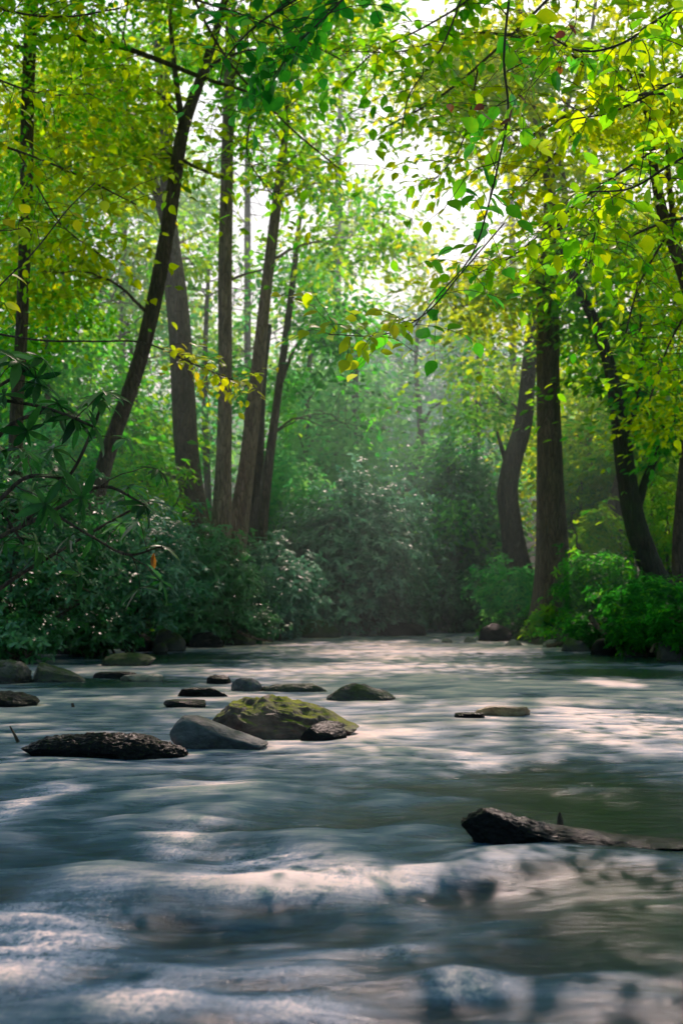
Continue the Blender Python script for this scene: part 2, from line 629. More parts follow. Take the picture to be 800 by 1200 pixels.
# ------------------------------------------------------------------ rocks
def rock_mat(name, c0, c1, moss=0.0, mosscol=((.03, .05, .008), (.16, .2, .015)), wet=.12, scale=9, speck=0.0, moss_lo=.1, bd=.03, r0=.55):
    m, nt = new_mat(name)
    n = N(nt)
    tc = n('ShaderNodeTexCoord').outputs['Object']
    geo = n('ShaderNodeNewGeometry')
    pos = geo.outputs['Position']
    sep = n('ShaderNodeSeparateXYZ', i_0=pos)
    nz = n('ShaderNodeSeparateXYZ', i_0=geo.outputs['Normal']).outputs[2]
    f1 = n.noise(pos, scale, 8, .62, .3)
    f2 = n.noise(pos, scale * 6, 5, .7)
    f3 = n.noise(n.mapping(pos, (1, 1, 4)), scale * .7, 5, .6, 1.2)
    col = n.ramp(f1, [(.3, c0), (.68, c1)])
    col = n.mix(n.math('MULTIPLY', n.ramp(f3, [(.4, (0, 0, 0)), (.62, (1, 1, 1))]), .0 if speck else .5), col, tuple(v * .4 for v in c0))
    if speck:
        vo = n('ShaderNodeTexVoronoi', i_Vector=n.mix(.02, pos, n.noise(pos, 30)), i_Scale=scale * 2.6)
        col = n.mix(n.math('MULTIPLY', n.ramp(vo.outputs['Distance'], [(.1, (1, 1, 1)), (.25, (0, 0, 0))]), speck), col, tuple(min(1, v * 9) for v in c1))
    wetm = n.math('SUBTRACT', 1.0, n.ramp(n.math('ADD', sep.outputs[2], n.math('MULTIPLY', f1, .06)), [(.03, (0, 0, 0)), (.03 + wet, (1, 1, 1))]), clamp=True)
    col = n.mix(n.math('MULTIPLY', wetm, .72), col, (.006, .007, .009))
    rough = n.math('SUBTRACT', r0, n.math('MULTIPLY', wetm, r0 - .2))
    h = n.math('ADD', f1, n.math('MULTIPLY', f2, .35))
    if speck:
        h = n.math('SUBTRACT', h, n.math('MULTIPLY', vo.outputs['Distance'], .4))
    bump_d = bd
    if moss:
        a = n.math('MULTIPLY', n.ramp(nz, [(moss_lo, (0, 0, 0)), (min(.98, moss_lo + .45), (1, 1, 1))]), n.ramp(n.noise(pos, 5.5, 6, .7), [(.56 - .25 * moss, (0, 0, 0)), (.64 - .25 * moss, (1, 1, 1))]))
        a = n.math('MULTIPLY', a, n.math('SUBTRACT', 1.0, wetm), clamp=True)
        mc = n.ramp(n.noise(pos, 16, 6, .75), [(.32, mosscol[0]), (.66, mosscol[1])])
        col = n.mix(a, col, mc)
        rough = n.math('ADD', rough, n.math('MULTIPLY', a, .4), clamp=True)
        h = n.math('ADD', h, n.math('MULTIPLY', a, n.math('MULTIPLY', n.noise(pos, 70, 4, .8), 1.2)))
    bp = n('ShaderNodeBump', i_Strength=.85, i_Distance=bump_d, i_Height=h)
    b = n('ShaderNodeBsdfPrincipled', i_Base_Color=col, i_Roughness=rough, i_Normal=bp.outputs[0], i_Specular_IOR_Level=.09 if speck else .5)
    n('ShaderNodeOutputMaterial', i_Surface=b.outputs[0])
    return m


RM = {
    'brownmoss': rock_mat('rock_brown_mossy', (.03, .018, .015), (.17, .105, .088), moss=.75, moss_lo=.66, mosscol=((.03, .08, .006), (.5, .52, .012)), wet=.07),
    'slate': rock_mat('rock_slate', (.02, .027, .038), (.10, .125, .16), wet=.05),
    'wet': rock_mat('rock_black_wet', (.0012, .0015, .002), (.009, .0105, .013), wet=.25, scale=20, speck=.2, bd=.012, r0=.5),
    'wetmoss': rock_mat('rock_wet_mossy', (.012, .014, .014), (.06, .065, .07), moss=.45, mosscol=((.02, .04, .008), (.10, .16, .015))),
    'tan': rock_mat('rock_tan', (.22, .13, .07), (.55, .40, .25), moss=.15, wet=.03, mosscol=((.2, .12, .02), (.4, .3, .03))),
    'grey': rock_mat('rock_grey', (.018, .02, .02), (.08, .08, .078), moss=.4, wet=.12, mosscol=((.02, .045, .01), (.08, .13, .02))),
    'greenmoss': rock_mat('rock_green_mossy', (.03, .03, .022), (.09, .085, .06), moss=1.1, moss_lo=-.1, mosscol=((.01, .028, .006), (.06, .12, .015))),
    'pale': rock_mat('rock_pale_slab', (.12, .11, .10), (.42, .38, .34), wet=.02),
}


def ico(sub):
    import bmesh
    bm = bmesh.new()
    bmesh.ops.create_icosphere(bm, subdivisions=sub, radius=1)
    V = np.array([v.co[:] for v in bm.verts])
    Q = np.array([[v.index for v in f.verts] for f in bm.faces])
    bm.free()
    return V, Q


ICO = {k: ico(k) for k in (3, 4, 5, 6)}


def rock_shape(size, seed, cuts=9, box=.85, crag=0.0, rough=.12, profile=None, sub=5, yaw=0, tilt=(0, 0), top_flat=None, fine=.35):
    r = np.random.default_rng(seed)
    V, Q = ICO[sub]
    V = V.copy()
    for _ in range(cuts):
        nn = r.normal(size=3)
        nn[2] *= .8
        nn /= np.linalg.norm(nn)
        dlim = r.uniform(.55, .88)
        k = V @ nn - dlim
        V = V - np.where(k > 0, k, 0)[:, None] * nn * .95
    nrm = V / np.linalg.norm(V, axis=1)[:, None]
    V = np.sign(V) * np.abs(V) ** box
    sc_ = np.asarray(size) / np.prod(size) ** (1 / 3)
    W_ = V * sc_
    nrm = nrm / sc_
    nrm /= np.linalg.norm(nrm, axis=1)[:, None]
    nrm = nrm / sc_
    if crag:
        V = V + nrm * (crag * (.5 - np.abs(perlin(W_ * 2.2 + seed)) * 2.2) + crag * .5 * (.4 - np.abs(perlin(W_ * 6 + seed)) * 2))[:, None]
    V = V + nrm * (rough * fbm(W_ * 1.7 + seed, 5, gain=.55) + rough * fine * fbm(W_ * 8 + seed, 3, gain=.6))[:, None]
    if top_flat is not None:
        V[:, 2] = np.where(V[:, 2] > top_flat, top_flat + (V[:, 2] - top_flat) * .25, V[:, 2])
    if profile is not None:
        px, ph = zip(*profile)
        V[:, 2] = V[:, 2] * np.where(V[:, 2] > 0, np.interp(V[:, 0], px, ph), 1)
    V = V * np.asarray(size)
    tx, ty = tilt
    Rm = np.array(Matrix.Rotation(yaw, 3, 'Z') @ Matrix.Rotation(tx, 3, 'X') @ Matrix.Rotation(ty, 3, 'Y'))
    return V @ Rm.T, Q


ROCKS = []   # footprints, for the water


def rock(label, mat, x0, x1, ytop, ybase, seed, depth=.7, name='river_rock', group=None, sink=.35, zoff=0.0, **kw):
    """rock seen between x0..x1, top at ytop, meeting the water at ybase (front edge)"""
    front = on_water((x0 + x1) / 2, ybase)[1]
    wid = (x1 - x0) / F * front
    dep = wid * depth / 2
    Yc = front + dep
    wid = (x1 - x0) / F * Yc
    xc = ((x0 + x1) / 2 - 400) / F * Yc
    top = at(400, ytop, Yc)[2]
    hz = max(top, .03)
    V, Q = rock_shape((wid / 2 * 1.02, dep, hz * 1.08), seed, **kw)
    # below the waterline the rock keeps going down
    V[:, 2] = np.where(V[:, 2] < 0, V[:, 2] / (hz * 1.08) * max(sink, hz * 1.2), V[:, 2])
    o = mesh_obj(name, V + np.array([xc, Yc, zoff]), Q, RM[mat], None, origin=np.array([xc, Yc, 0.]))
    tag(o, label, 'rock', group)
    ROCKS.append((xc, Yc, wid / 2, dep, kw.get('yaw', 0)))
    return o


# the large mossy boulder and its neighbours
rock('large brown boulder topped with bright yellow-green moss, biggest in the stream', 'brownmoss', 238, 426, 817, 868, 33, depth=.6, cuts=14, rough=.08, sub=6, box=.66, crag=.11,
     profile=[(-1, .45), (-.86, .86), (-.62, 1.04), (-.3, .95), (.1, .84), (.45, .66), (.75, .46), (1, .22)])
rock('smooth blue-grey slate slab leaning against front of mossy boulder', 'slate', 200, 322, 838, 880, 5, depth=.55, cuts=10, rough=.05, sub=5, fine=.2, box=.75, crag=.03,
     profile=[(-1, 1.0), (-.7, 1.1), (-.3, .85), (.2, .5), (.7, .3), (1, .12)])
rock('long low black wet rock with pebbly surface, left of slate slab', 'wet', 20, 220, 861, 888, 8, depth=.42, cuts=7, rough=.09, sub=6, fine=1.0,
     profile=[(-1, .4), (-.6, .85), (0, 1.0), (.6, .95), (1, .6)])
rock('dark flat rock in the stream just behind mossy boulder at left', 'wet', 209, 270, 802, 817, 13, depth=.6, cuts=9, top_flat=.6)
rock('thin nearly sunken dark rock showing beside left shoulder of mossy boulder', 'wet', 194, 248, 817, 829, 14, depth=.6, cuts=9, top_flat=.6)
rock('small rounded grey-blue cobble behind mossy boulder', 'slate', 270, 309, 795, 811, 15, depth=.9, cuts=6)
rock('tiny dark lumpy rock touching the rounded grey-blue cobble on its left', 'wet', 240, 272, 791, 802, 16, depth=.8, cuts=8)
rock('long thin strip of dark mossy rock just above water behind boulder', 'wetmoss', 306, 396, 802, 811, 17, depth=.35, cuts=6)
rock('low pyramid shaped dark rock with moss, right of thin strip rock', 'wetmoss', 384, 470, 801, 822, 18, depth=.6, cuts=10, sub=5,
     profile=[(-1, .5), (-.3, 1.05), (0, 1), (.5, .75), (1, .35)])
rock('elongated smooth grey rock near left shore sloping down to right', 'grey', 28, 102, 776, 800, 19, depth=.55, cuts=8, rough=.07,
     profile=[(-1, .9), (-.5, 1), (0, .8), (1, .3)])
rock('round green mossy hump rock by left bank', 'greenmoss', 122, 184, 766, 781, 20, depth=.8, cuts=5, rough=.07)
rock('dark thin slab lying beside pale slab near left shore', 'wet', 112, 166, 783, 796, 22, depth=.6, top_flat=.5)
rock('pale grey flat slab by left shore', 'pale', 144, 197, 784, 799, 23, depth=.6, top_flat=.4, cuts=10)
rock('dark rounded rock cut by left edge of picture, above the long black rock', 'wet', -22, 49, 810, 828, 24, depth=.6, cuts=7)
rock('mossy brown rock at left edge against the bank', 'grey', -30, 42, 776, 802, 25, depth=.7, cuts=7)
rock('tan rock with orange stain alone in right half of stream', 'tan', 555, 628, 821, 839, 26, depth=.45, top_flat=.55, cuts=10,
     profile=[(-1, .5), (-.5, .9), (.4, .85), (.8, 1.1), (1, .8)])
rock('thin dark sunken slab on left of the tan rock', 'wet', 526, 572, 832, 842, 27, depth=.5, top_flat=.5)
rock('black glistening wet rock with long tapering tail at lower right', 'wet', 522, 815, 951, 999, 29, depth=.34, cuts=4, rough=.09, sub=6, fine=1.0, box=.8,
     profile=[(-1, .9), (-.9, 1.1), (-.7, 1.15), (-.45, .8), (-.15, .5), (.2, .27), (.5, .12), (.8, .04), (1, .0)])
rock('smooth dark wet stone pressed against right front foot of mossy boulder', 'wet', 350, 408, 846, 870, 44, depth=.9, cuts=6, rough=.05, box=.75)
# stones along the banks
shore = [
    ('grey cobble at foot of the left bank below rhododendrons', 'grey', 178, 222, 738, 764), ('dark stone on left shoreline under bushes', 'wet', 222, 262, 742, 760),
    ('mossy stone at left shoreline near bend of stream', 'greenmoss', 262, 300, 737, 757), ('small round stone under overhanging left bushes', 'grey', 180, 200, 754, 766),
    ('dark boulder at waterline below left bank trees', 'wet', 140, 182, 744, 764), ('mossy boulder tucked under leftmost bush', 'greenmoss', 60, 120, 745, 768),
    ('tan boulder on right bank at right edge', 'grey', 768, 830, 724, 776), ('brown mossy boulder on right bank between roots', 'greenmoss', 722, 770, 738, 770),
    ('small dark stone at foot of right bank', 'wet', 690, 722, 750, 768), ('low grey stone below thick right trunk', 'grey', 655, 690, 748, 764),
    ('small pale stone awash near right bank', 'pale', 634, 656, 750, 758), ('pale stone awash farther left of right bank', 'pale', 590, 612, 750, 757),
    ('tiny white-topped stone in riffle at far centre', 'pale', 540, 556, 747, 753), ('second tiny stone in riffle, left of its neighbour', 'pale', 516, 530, 748, 753),
    ('dark stone at far end of the pool', 'wet', 440, 500, 730, 745), ('dark mossy rock at far centre left shore', 'greenmoss', 345, 400, 727, 748),
    ('dark rock under far right bushes', 'wet', 560, 600, 732, 752)]
for k, (lab, mt, x0, x1, yt, yb) in enumerate(shore):
    rock(lab, mt, x0, x1, yt, yb, 60 + k, depth=.8, cuts=7, sub=4, name='bank_stone' if x1 - x0 > 30 else 'river_stone')

# the nub on the lower-right rock and the snags
def stick(name, label, pts, Y, mat='dark', r=None):
    pp = [(*at(x, y, Y), w_ / 2 / F * Y) for x, y, w_ in pts]
    sp = smooth_path(pp, 16)
    V, Q = tube(sp[:, :3], sp[:, 3], 8, bumpy=.25)
    o = mesh_obj(name, V, Q, BARK[mat], None, origin=np.array(pp[0][:3]))
    return tag(o, label, 'stick')


stick('dead_twig', 'short dark twig poking up from long black rock at left', [(22, 870, 4), (18, 862, 3), (12, 851, 1.5)], 6.3)
stick('snag', 'tiny upright dark snag in the water near left shore', [(85, 838, 4), (86, 830, 4), (85, 824, 3)], 8.9)
stick('wood_stub', 'small dark stub standing on tapering black rock', [(654, 984, 9), (656, 966, 8), (655, 952, 3)], 4.12)

# ------------------------------------------------------------------ water
wy = [1.0]
while wy[-1] < 33:
    wy.append(wy[-1] * 1.0052 + .001)
wy = np.array([-30, -18, -10, -6, -4, -2.5, -1.5, -.6, 0, .5] + wy)
wt = np.linspace(-1, 1, 420)
WX = np.empty((len(wy), len(wt)))
half = np.clip(np.abs(wy) * .32 + 1.0, 1.6, 6.6)
half = np.where(wy < 6, np.maximum(half, 2.4), half)
# columns are dense inside the sight cone and reach past both banks
uu = np.sign(wt) * np.abs(wt)
for r_, (yy, hf) in enumerate(zip(wy, half)):
    inner = uu * hf / .9
    WX[r_] = np.where(np.abs(uu) <= .9, inner, np.sign(uu) * (hf + (np.abs(uu) - .9) / .1 * (7.5 - hf)))
WY = np.repeat(wy[:, None], len(wt), 1)
wx, wyy = WX.ravel(), WY.ravel()
P3 = np.stack([wx, wyy, np.zeros_like(wx)], -1)
# flowing coordinates: the current comes from the far bend and swings to the lower right
warp = .5 * perlin(P3 * .35 + 4)
U = wx + .22 * wyy + warp
Vv = wyy - .15 * wx + .6 * perlin(P3 * .5 + 20)
near = sstep(7.5, 2.0, wyy)
h1 = fbm(np.stack([U * .85, Vv * 1.5, U * 0], -1), 3)
h2 = fbm(np.stack([U * 2.1, Vv * 3.6, U * 0 + 3], -1), 3)
h3 = perlin(np.stack([U * 5.0, Vv * 12, U * 0 + 7], -1))
calm = np.zeros_like(wx)
for (x_, y_, hw, hh) in [(740, 772, 140, 8), (740, 790, 110, 9), (720, 960, 140, 55), (200, 772, 130, 8), (130, 800, 120, 8), (770, 1090, 120, 80)]:
    c_, a_, b_ = on_water(x_, y_), on_water(x_, y_ - hh), on_water(x_, y_ + hh)
    calm = np.maximum(calm, np.exp(-(((wx - c_[0]) / (hw / F * c_[1])) ** 2 + ((wyy - (a_[1] + b_[1]) / 2) / ((a_[1] - b_[1]) / 2)) ** 2)))
amp = (.022 + .055 * near) * (1 - .7 * calm)
rdg = .45 - np.abs(perlin(np.stack([U * 2.4 + .6 * h1, Vv * 3.4, U * 0 + 13], -1))) * 1.6
H = amp * (h1 * 1.05 + h2 * .42) + (.003 * h3 + .014 * near * rdg + .005 * rdg) * (1 - calm)
# two standing waves in the foreground
for (x_, y_, hw, hh, a_) in [(300, 975, 120, 16, .03), (440, 1085, 170, 22, -.035), (250, 1080, 90, 25, -.03), (330, 1140, 120, 28, .04), (430, 1000, 260, 14, .02), (500, 1140, 220, 12, .012),
                             (330, 925, 200, 8, .018), (620, 870, 120, 8, -.018), (650, 905, 160, 9, -.02), (690, 845, 90, 10, .02)]:
    c_, t_, b_ = on_water(x_, y_), on_water(x_, y_ - hh), on_water(x_, y_ + hh)
    H += a_ * .45 * np.exp(-(((U - (c_[0] + .22 * c_[1])) / (hw / F * c_[1])) ** 2 + ((wyy + .12 * h1 - c_[1]) / max((t_[1] - b_[1]) / 2, .05)) ** 2))
foam_sun = .33 + .36 * h1 + .42 * h2 + .3 * h3 + .3 * rdg
foam_sun = foam_sun + 1.2 * H / .06 * .25
dist_far = sstep(5, 13, wyy)
foam_sun = foam_sun + .26 * dist_far - .25 * sstep(19, 24, wyy)
foam_sun = foam_sun - .95 * calm
rk = np.zeros_like(wx)
for (cx, cy_, rx, ry, yaw) in ROCKS:
    d = np.sqrt(((wx - cx) / (rx + .03)) ** 2 + ((wyy - cy_) / (ry + .03)) ** 2)
    ring = np.exp(-((d - 1.0) / .13) ** 2) * (.6 + h3)
    rk = np.maximum(rk, ring)
    wake = np.exp(-((wx - cx) / (rx * .9)) ** 2) * sstep(cy_ + ry, cy_ - ry, wyy) * np.exp(-np.clip(cy_ - ry - wyy, 0, 9) / (rx * 1.5))
    foam_sun = foam_sun + .25 * wake * (h3 + .3)
foam_sun = foam_sun + .55 * rk
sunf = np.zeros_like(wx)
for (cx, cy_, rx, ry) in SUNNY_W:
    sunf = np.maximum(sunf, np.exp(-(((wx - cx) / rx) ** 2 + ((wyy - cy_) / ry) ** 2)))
foam_sun = foam_sun + .40 * sunf * (.55 + 1.1 * rdg + .5 * h2) + .5 * sunf * calm - .10 * near + .17 * sstep(4, 7, wyy)  # water is lightened inside the sun patches: sunlight painted into the colour
i_ = np.arange(len(wy) - 1)[:, None] * len(wt)
j_ = np.arange(len(wt) - 1)[None, :]
WQ = np.stack([i_ + j_, i_ + j_ + 1, i_ + len(wt) + j_ + 1, i_ + len(wt) + j_], -1).reshape(-1, 4)

m, nt_ = new_mat('stream_water')
n = N(nt_)
co = n('ShaderNodeNewGeometry').outputs['Position']
fo = n('ShaderNodeAttribute', attribute_name='foam_sun').outputs['Fac']
ca = n('ShaderNodeAttribute', attribute_name='calm').outputs['Fac']
sun_k = n('ShaderNodeAttribute', attribute_name='sun_patch').outputs['Fac']
st = n.noise(n.mapping(co, (2.2, 7.5, 1), (0, 0, .2)), 2.2, 6, .62, .8)
gr = n.noise(n.mapping(co, (1, .55, 1), (0, 0, -.6)), 60, 5, .72, .6)
st2 = n.noise(n.mapping(co, (1, 4.5, 1), (0, 0, .3)), 8, 8, .7, .9)
f = n.math('ADD', fo, n.math('MULTIPLY', n.math('SUBTRACT', st, .5), .5))
f = n.math('ADD', f, n.math('MULTIPLY', n.math('MULTIPLY', n.math('SUBTRACT', gr, .5), sun_k), 1.9))  # grain only inside the painted sun patches
f = n.math('ADD', f, n.math('MULTIPLY', n.math('SUBTRACT', st2, .5), .7))
milk = n.ramp(f, [(.0, (.012, .034, .062)), (.32, (.042, .095, .165)), (.56, (.13, .19, .29)), (.8, (.50, .45, .49)), (1.0, (.90, .69, .67))])  # pink top stops paint warm sunlight into the palest water
green = n.ramp(st, [(.3, (.003, .022, .010)), (.7, (.014, .062, .03))])
col = n.mix(n.math('MULTIPLY', ca, .8, clamp=True), milk, green)
rough = n.ramp(f, [(.2, (.16,) * 3), (.8, (.5,) * 3)])
bp = n('ShaderNodeBump', i_Strength=.35, i_Distance=.02, i_Height=n.math('ADD', n.math('ADD', st, n.math('MULTIPLY', st2, .4)), n.math('MULTIPLY', gr, .2)))
b = n('ShaderNodeBsdfPrincipled', i_Base_Color=col, i_Roughness=rough, i_Normal=bp.outputs[0], i_IOR=1.33, i_Specular_IOR_Level=.13)
n('ShaderNodeOutputMaterial', i_Surface=b.outputs[0])
water = mesh_obj('water', np.stack([wx, wyy, H], -1), WQ, m, attrs={'foam_sun': ('POINT', foam_sun), 'calm': ('POINT', calm), 'sun_patch': ('POINT', np.clip(sunf, 0, 1) * (.25 + .75 * near))})
structure(water)

# ------------------------------------------------------------------ trees
def px_path(pts, Y):
    """rows (x, y, width_px[, Y])"""
    out = []
    for p in pts:
        yy = p[3] if len(p) > 3 else Y
        out.append((*at(p[0], p[1], yy), p[2] / 2 / F * yy))
    return out


def wobble_limb(a, b, r0, r1, n=9, sag=.15, wob=.12):
    a, b = np.asarray(a), np.asarray(b)
    t = np.linspace(0, 1, n)[:, None]
    L = np.linalg.norm(b - a)
    P = a + (b - a) * t
    P[:, 2] += (np.sin(t[:, 0] * PI) * sag * L)
    off = np.cumsum(rng.normal(0, wob * L / n, (n, 3)), 0)
    off -= t * off[-1]
    P += off
    return P, r0 + (r1 - r0) * t[:, 0] ** .7


def tree(label, Y, trunk, limbs=(), crowns=(), leaf='green', bark='mid', leafsize=.15, per=72, crad=.8, group=None, name='tree', ground=True, flare=1.5,
         limb_n=7, shade0=.5, gapk=1.0, kind='small', twig_r=.012, roots=True, over=None, cat='tree', aspect=.62):
    pts = px_path(trunk, Y)
    if ground:
        p0 = np.array(pts[0])
        p1 = np.array(pts[1])
        gz = float(ground_h(np.array([p0[0]]), np.array([p0[1]]))[0])
        if p0[2] > gz + .02:
            d = p0[:3] - p1[:3]
            d = d / abs(d[2]) * (p0[2] - gz + .15)
            d[:2] = np.clip(d[:2], -.35, .35)
            pts = [tuple(np.append(p0[:3] + d * 1.0, p0[3] * 1.25))] + pts
    sp = smooth_path(pts, 44)
    base = sp[0, :3].copy()
    R = sp[:, 3].copy()
    hgt = sp[:, 2] - sp[0, 2]
    if roots:
        R = R * (1 + (flare - 1) * np.exp(-hgt / (R[0] * 2.2)))
    t = thing(name, label, cat, base, group)
    V, Q = tube(sp[:, :3], R, 18, bumpy=.16, seed=int(abs(base[0]) * 10))
    mesh_obj('trunk', V, Q, BARK[bark], t)
    skel = [sp[len(sp) // 4:]]
    for lm in limbs:
        lp = smooth_path(px_path(lm, Y), 22)
        V, Q = tube(lp[:, :3], lp[:, 3], 10, bumpy=.14)
        mesh_obj('limb', V, Q, BARK[bark], t)
        skel.append(lp)
    if crowns or over:
        Cs = []
        for (x, y, Yc, rx, ry, rd, cnt) in crowns:
            c = at(x, y, Yc)
            Cs.append(ellipsoid_points(c, (rx / F * Yc, rd, ry / F * Yc), cnt))
        if over:  # unseen canopy above the view, added to shade the water
            for (cx, cy_, cz, rx, ry, rz, cnt) in over:
                Cs.append(ellipsoid_points((cx, cy_, cz), (rx, ry, rz), int(cnt * (.18 if cz > 9.9 else 1.7))))
        C = np.vstack(Cs)
        gz = ground_h(C[:, 0], C[:, 1])
        C[:, 2] = np.maximum(C[:, 2], gz + .3)
        # limbs grow to a few clumps, twigs join the rest to the nearest wood
        mb = MB()
        sk = np.vstack(skel)
        pick = rng.choice(len(C), min(limb_n, len(C)), replace=False)
        for k in pick:
            dz = C[k, 2] - sk[:, 2]
            dd = np.linalg.norm(sk[:, :3] - C[k], axis=1) + np.where(dz < .3, 3, 0)
            j = int(np.argmin(dd))
            L = dd[j]
            P, rr = wobble_limb(sk[j, :3], C[k], min(sk[j, 3] * .55, .012 + .012 * L), twig_r * .5, 12)
            mb.add(tube(P, rr, 6))
            sk = np.vstack([sk, np.column_stack([P, rr])])
        order = np.arange(len(C))
        rng.shuffle(order)
        for k in order[:140]:
            dd = np.linalg.norm(sk[:, :3] - C[k], axis=1)
            j = int(np.argmin(dd))
            if dd[j] < .2 or dd[j] > 3.5:
                continue
            P, rr = wobble_limb(sk[j, :3], C[k], min(twig_r, sk[j, 3] * .8), twig_r * .3, 6, sag=.08)
            mb.add(tube(P, rr, 4))
        mb.build('branches', BARK[bark], t)
        A = sprays(C, per, crad, leafsize, shade0=shade0, gapk=gapk, aspect=aspect)
        build_leaves('crown', *A, LM[leaf], t, kind)
    return t


GL, GR, GF = 'trees on the left bank', 'trees on the right bank', 'trees far behind along the valley'
tree('slim dark tree at far left with long limb arching right across the top', 16,
     [(18, 600, 17), (20, 480, 16), (25, 400, 15), (31, 240, 15), (33, 120, 16), (38, 0, 16), (42, -90, 14), (50, -250, 10)],
     limbs=[[(36, 52, 9), (60, 44, 8), (95, 45, 8), (140, 54, 7), (190, 72, 6), (240, 92, 5), (285, 106, 3), (330, 122, 2)], [(36, 60, 8), (10, 50, 5), (-40, 30, 4)]],
     crowns=[(40, 60, 15, 130, 80, 1.6, 44), (70, 400, 17, 80, 50, 1, 16), (10, 250, 15, 60, 90, 1, 16)], leaf='lime', bark='dark', leafsize=.1, crad=.6, group=GL,
     over=[(-4.5, 17, 12.5, 4, 4, 2.2, 90), (-3.5, 5.5, 9.2, 5, 6, 1.6, 170), (-3.4, 12.6, 9.4, 4.6, 5.4, 1.4, 300)])  # last two: unseen canopy added to shade the near water
tree('dark leaning tree that forks near the top, left of the tall pair', 18.5,
     [(103, 630, 22), (112, 590, 20), (130, 520, 19), (165, 420, 18), (187, 320, 18), (203, 225, 17), (215, 150, 15), (238, 85, 12), (258, 20, 9), (272, -50, 8), (285, -200, 5)],
     limbs=[[(214, 150, 9), (206, 90, 7), (201, 40, 6), (197, -20, 6), (190, -120, 3)], [(236, 92, 6), (258, 70, 4), (300, 58, 3), (350, 60, 2)], [(200, 180, 6), (230, 196, 4), (262, 208, 3)]],
     crowns=[(120, 150, 19, 110, 90, 1.6, 50), (60, 320, 19, 90, 60, 1.5, 26), (265, -20, 18, 110, 60, 1.6, 30)], leaf='yellow', shade0=.4, bark='dark', group=GL,
     over=[(-2, 18.5, 13, 4, 4.5, 2.5, 120)])
tree('broad brown trunk with two upper stems, behind the leaning tree', 23,
     [(240, 650, 34), (230, 610, 31), (220, 540, 29), (215, 460, 28), (211, 390, 27), (205, 330, 25), (199, 270, 19), (195, 200, 15), (194, 130, 15), (188, 60, 14), (176, 0, 12), (160, -90, 9), (150, -220, 5)],
     limbs=[[(203, 300, 13), (188, 240, 12), (170, 185, 11), (150, 135, 10), (128, 75, 10), (98, 20, 9), (70, -40, 8), (40, -130, 4)]],
     crowns=[(150, 90, 24, 130, 90, 2, 50), (90, 230, 25, 110, 80, 2, 44), (230, 260, 25, 80, 80, 1.6, 26)], leaf='lime', shade0=.6, bark='mid', group=GL,
     over=[(-3.5, 22, 14, 5, 5, 3, 130)])
tree('straight tall pale-brown trunk, tallest on left bank', 21.5,
     [(256, 652, 27), (259, 610, 24), (262, 540, 19), (264, 440, 17), (264, 320, 17), (266, 200, 15), (269, 90, 13), (271, 0, 12), (273, -120, 11), (275, -300, 7)],
     limbs=[[(266, 330, 4), (285, 322, 3), (308, 316, 2)], [(272, 60, 5), (300, 20, 4), (340, -30, 3)]],
     crowns=[(320, 60, 22, 110, 70, 1.8, 44), (250, 180, 23, 50, 50, 1.5, 10), (370, -10, 20, 100, 50, 1.8, 30)], leaf='lime', bark='brown', group=GL,
     over=[(-1.0, 20.5, 14, 4.5, 4.5, 2.8, 140)])
tree('brown trunk leaning right beside the straight one', 22,
     [(274, 655, 26), (280, 610, 24), (290, 540, 20), (300, 450, 17), (311, 350, 14), (320, 275, 13), (328, 210, 11), (334, 160, 8), (342, 80, 6), (350, 0, 5)],
     crowns=[(345, 160, 22, 80, 90, 1.6, 30), (400, 270, 23, 70, 60, 1.6, 24)], leaf='lime', bark='brown', group=GL)
tree('thin trunk with a small fork, rightmost on left bank', 24.5,
     [(306, 640, 13), (312, 570, 12), (322, 490, 10), (330, 430, 9), (338, 370, 8), (344, 320, 7), (352, 250, 5)],
     limbs=[[(326, 460, 5), (340, 420, 4), (352, 398, 3), (368, 384, 2)]],
     crowns=[(370, 370, 25, 60, 60, 1.4, 24), (400, 470, 26, 60, 50, 1.4, 22)], leaf='green', bark='mid', group=GL)
tree('short dark trunk squeezed between the leaning brown trunk and thin forked one', 24,
     [(292, 655, 17), (297, 600, 15), (302, 540, 14), (304, 490, 13), (309, 430, 9), (316, 380, 6)],
     crowns=[(300, 440, 25.5, 60, 40, 1.2, 16)], leaf='green', bark='dark', group=GL)
# right bank
tree('thick dark upright trunk, largest on right bank', 22,
     [(653, 735, 50), (650, 700, 43), (647, 640, 35), (644, 560, 30), (642, 450, 28), (642, 350, 27), (644, 270, 18), (642, 200, 14), (630, 150, 12), (616, 100, 11), (611, 40, 11), (605, -40, 10), (600, -180, 7)],
     limbs=[[(650, 300, 12), (662, 240, 8), (655, 170, 7), (668, 110, 6), (690, 50, 5), (700, -20, 4)], [(640, 330, 7), (610, 330, 5), (570, 350, 4), (530, 362, 2)], [(645, 270, 6), (680, 240, 5), (730, 230, 3)]],
     crowns=[(640, 110, 22, 150, 100, 2, 75), (560, 345, 22, 70, 50, 1.2, 22), (690, 260, 22, 80, 60, 1.4, 24), (560, 90, 21, 90, 80, 1.6, 30)], leaf='yellow', bark='mid', group=GR, shade0=.42,
     over=[(2.8, 21, 13.5, 5, 5, 3, 170), (.5, 15, 10.5, 3.5, 3, 1.6, 70)])
tree('bent dark trunk swelling at its elbow, left of the thick upright one', 27,
     [(610, 675, 29), (603, 640, 27), (596, 595, 25), (595, 570, 25), (602, 535, 23), (612, 500, 21), (618, 450, 18), (622, 400, 16), (628, 340, 12), (636, 280, 9)],
     limbs=[[(594, 545, 7), (586, 520, 5), (582, 505, 3)]],
     crowns=[(600, 400, 28, 80, 70, 2, 40), (570, 470, 29, 50, 50, 1.5, 20)], leaf='lime', bark='dark', group=GR)
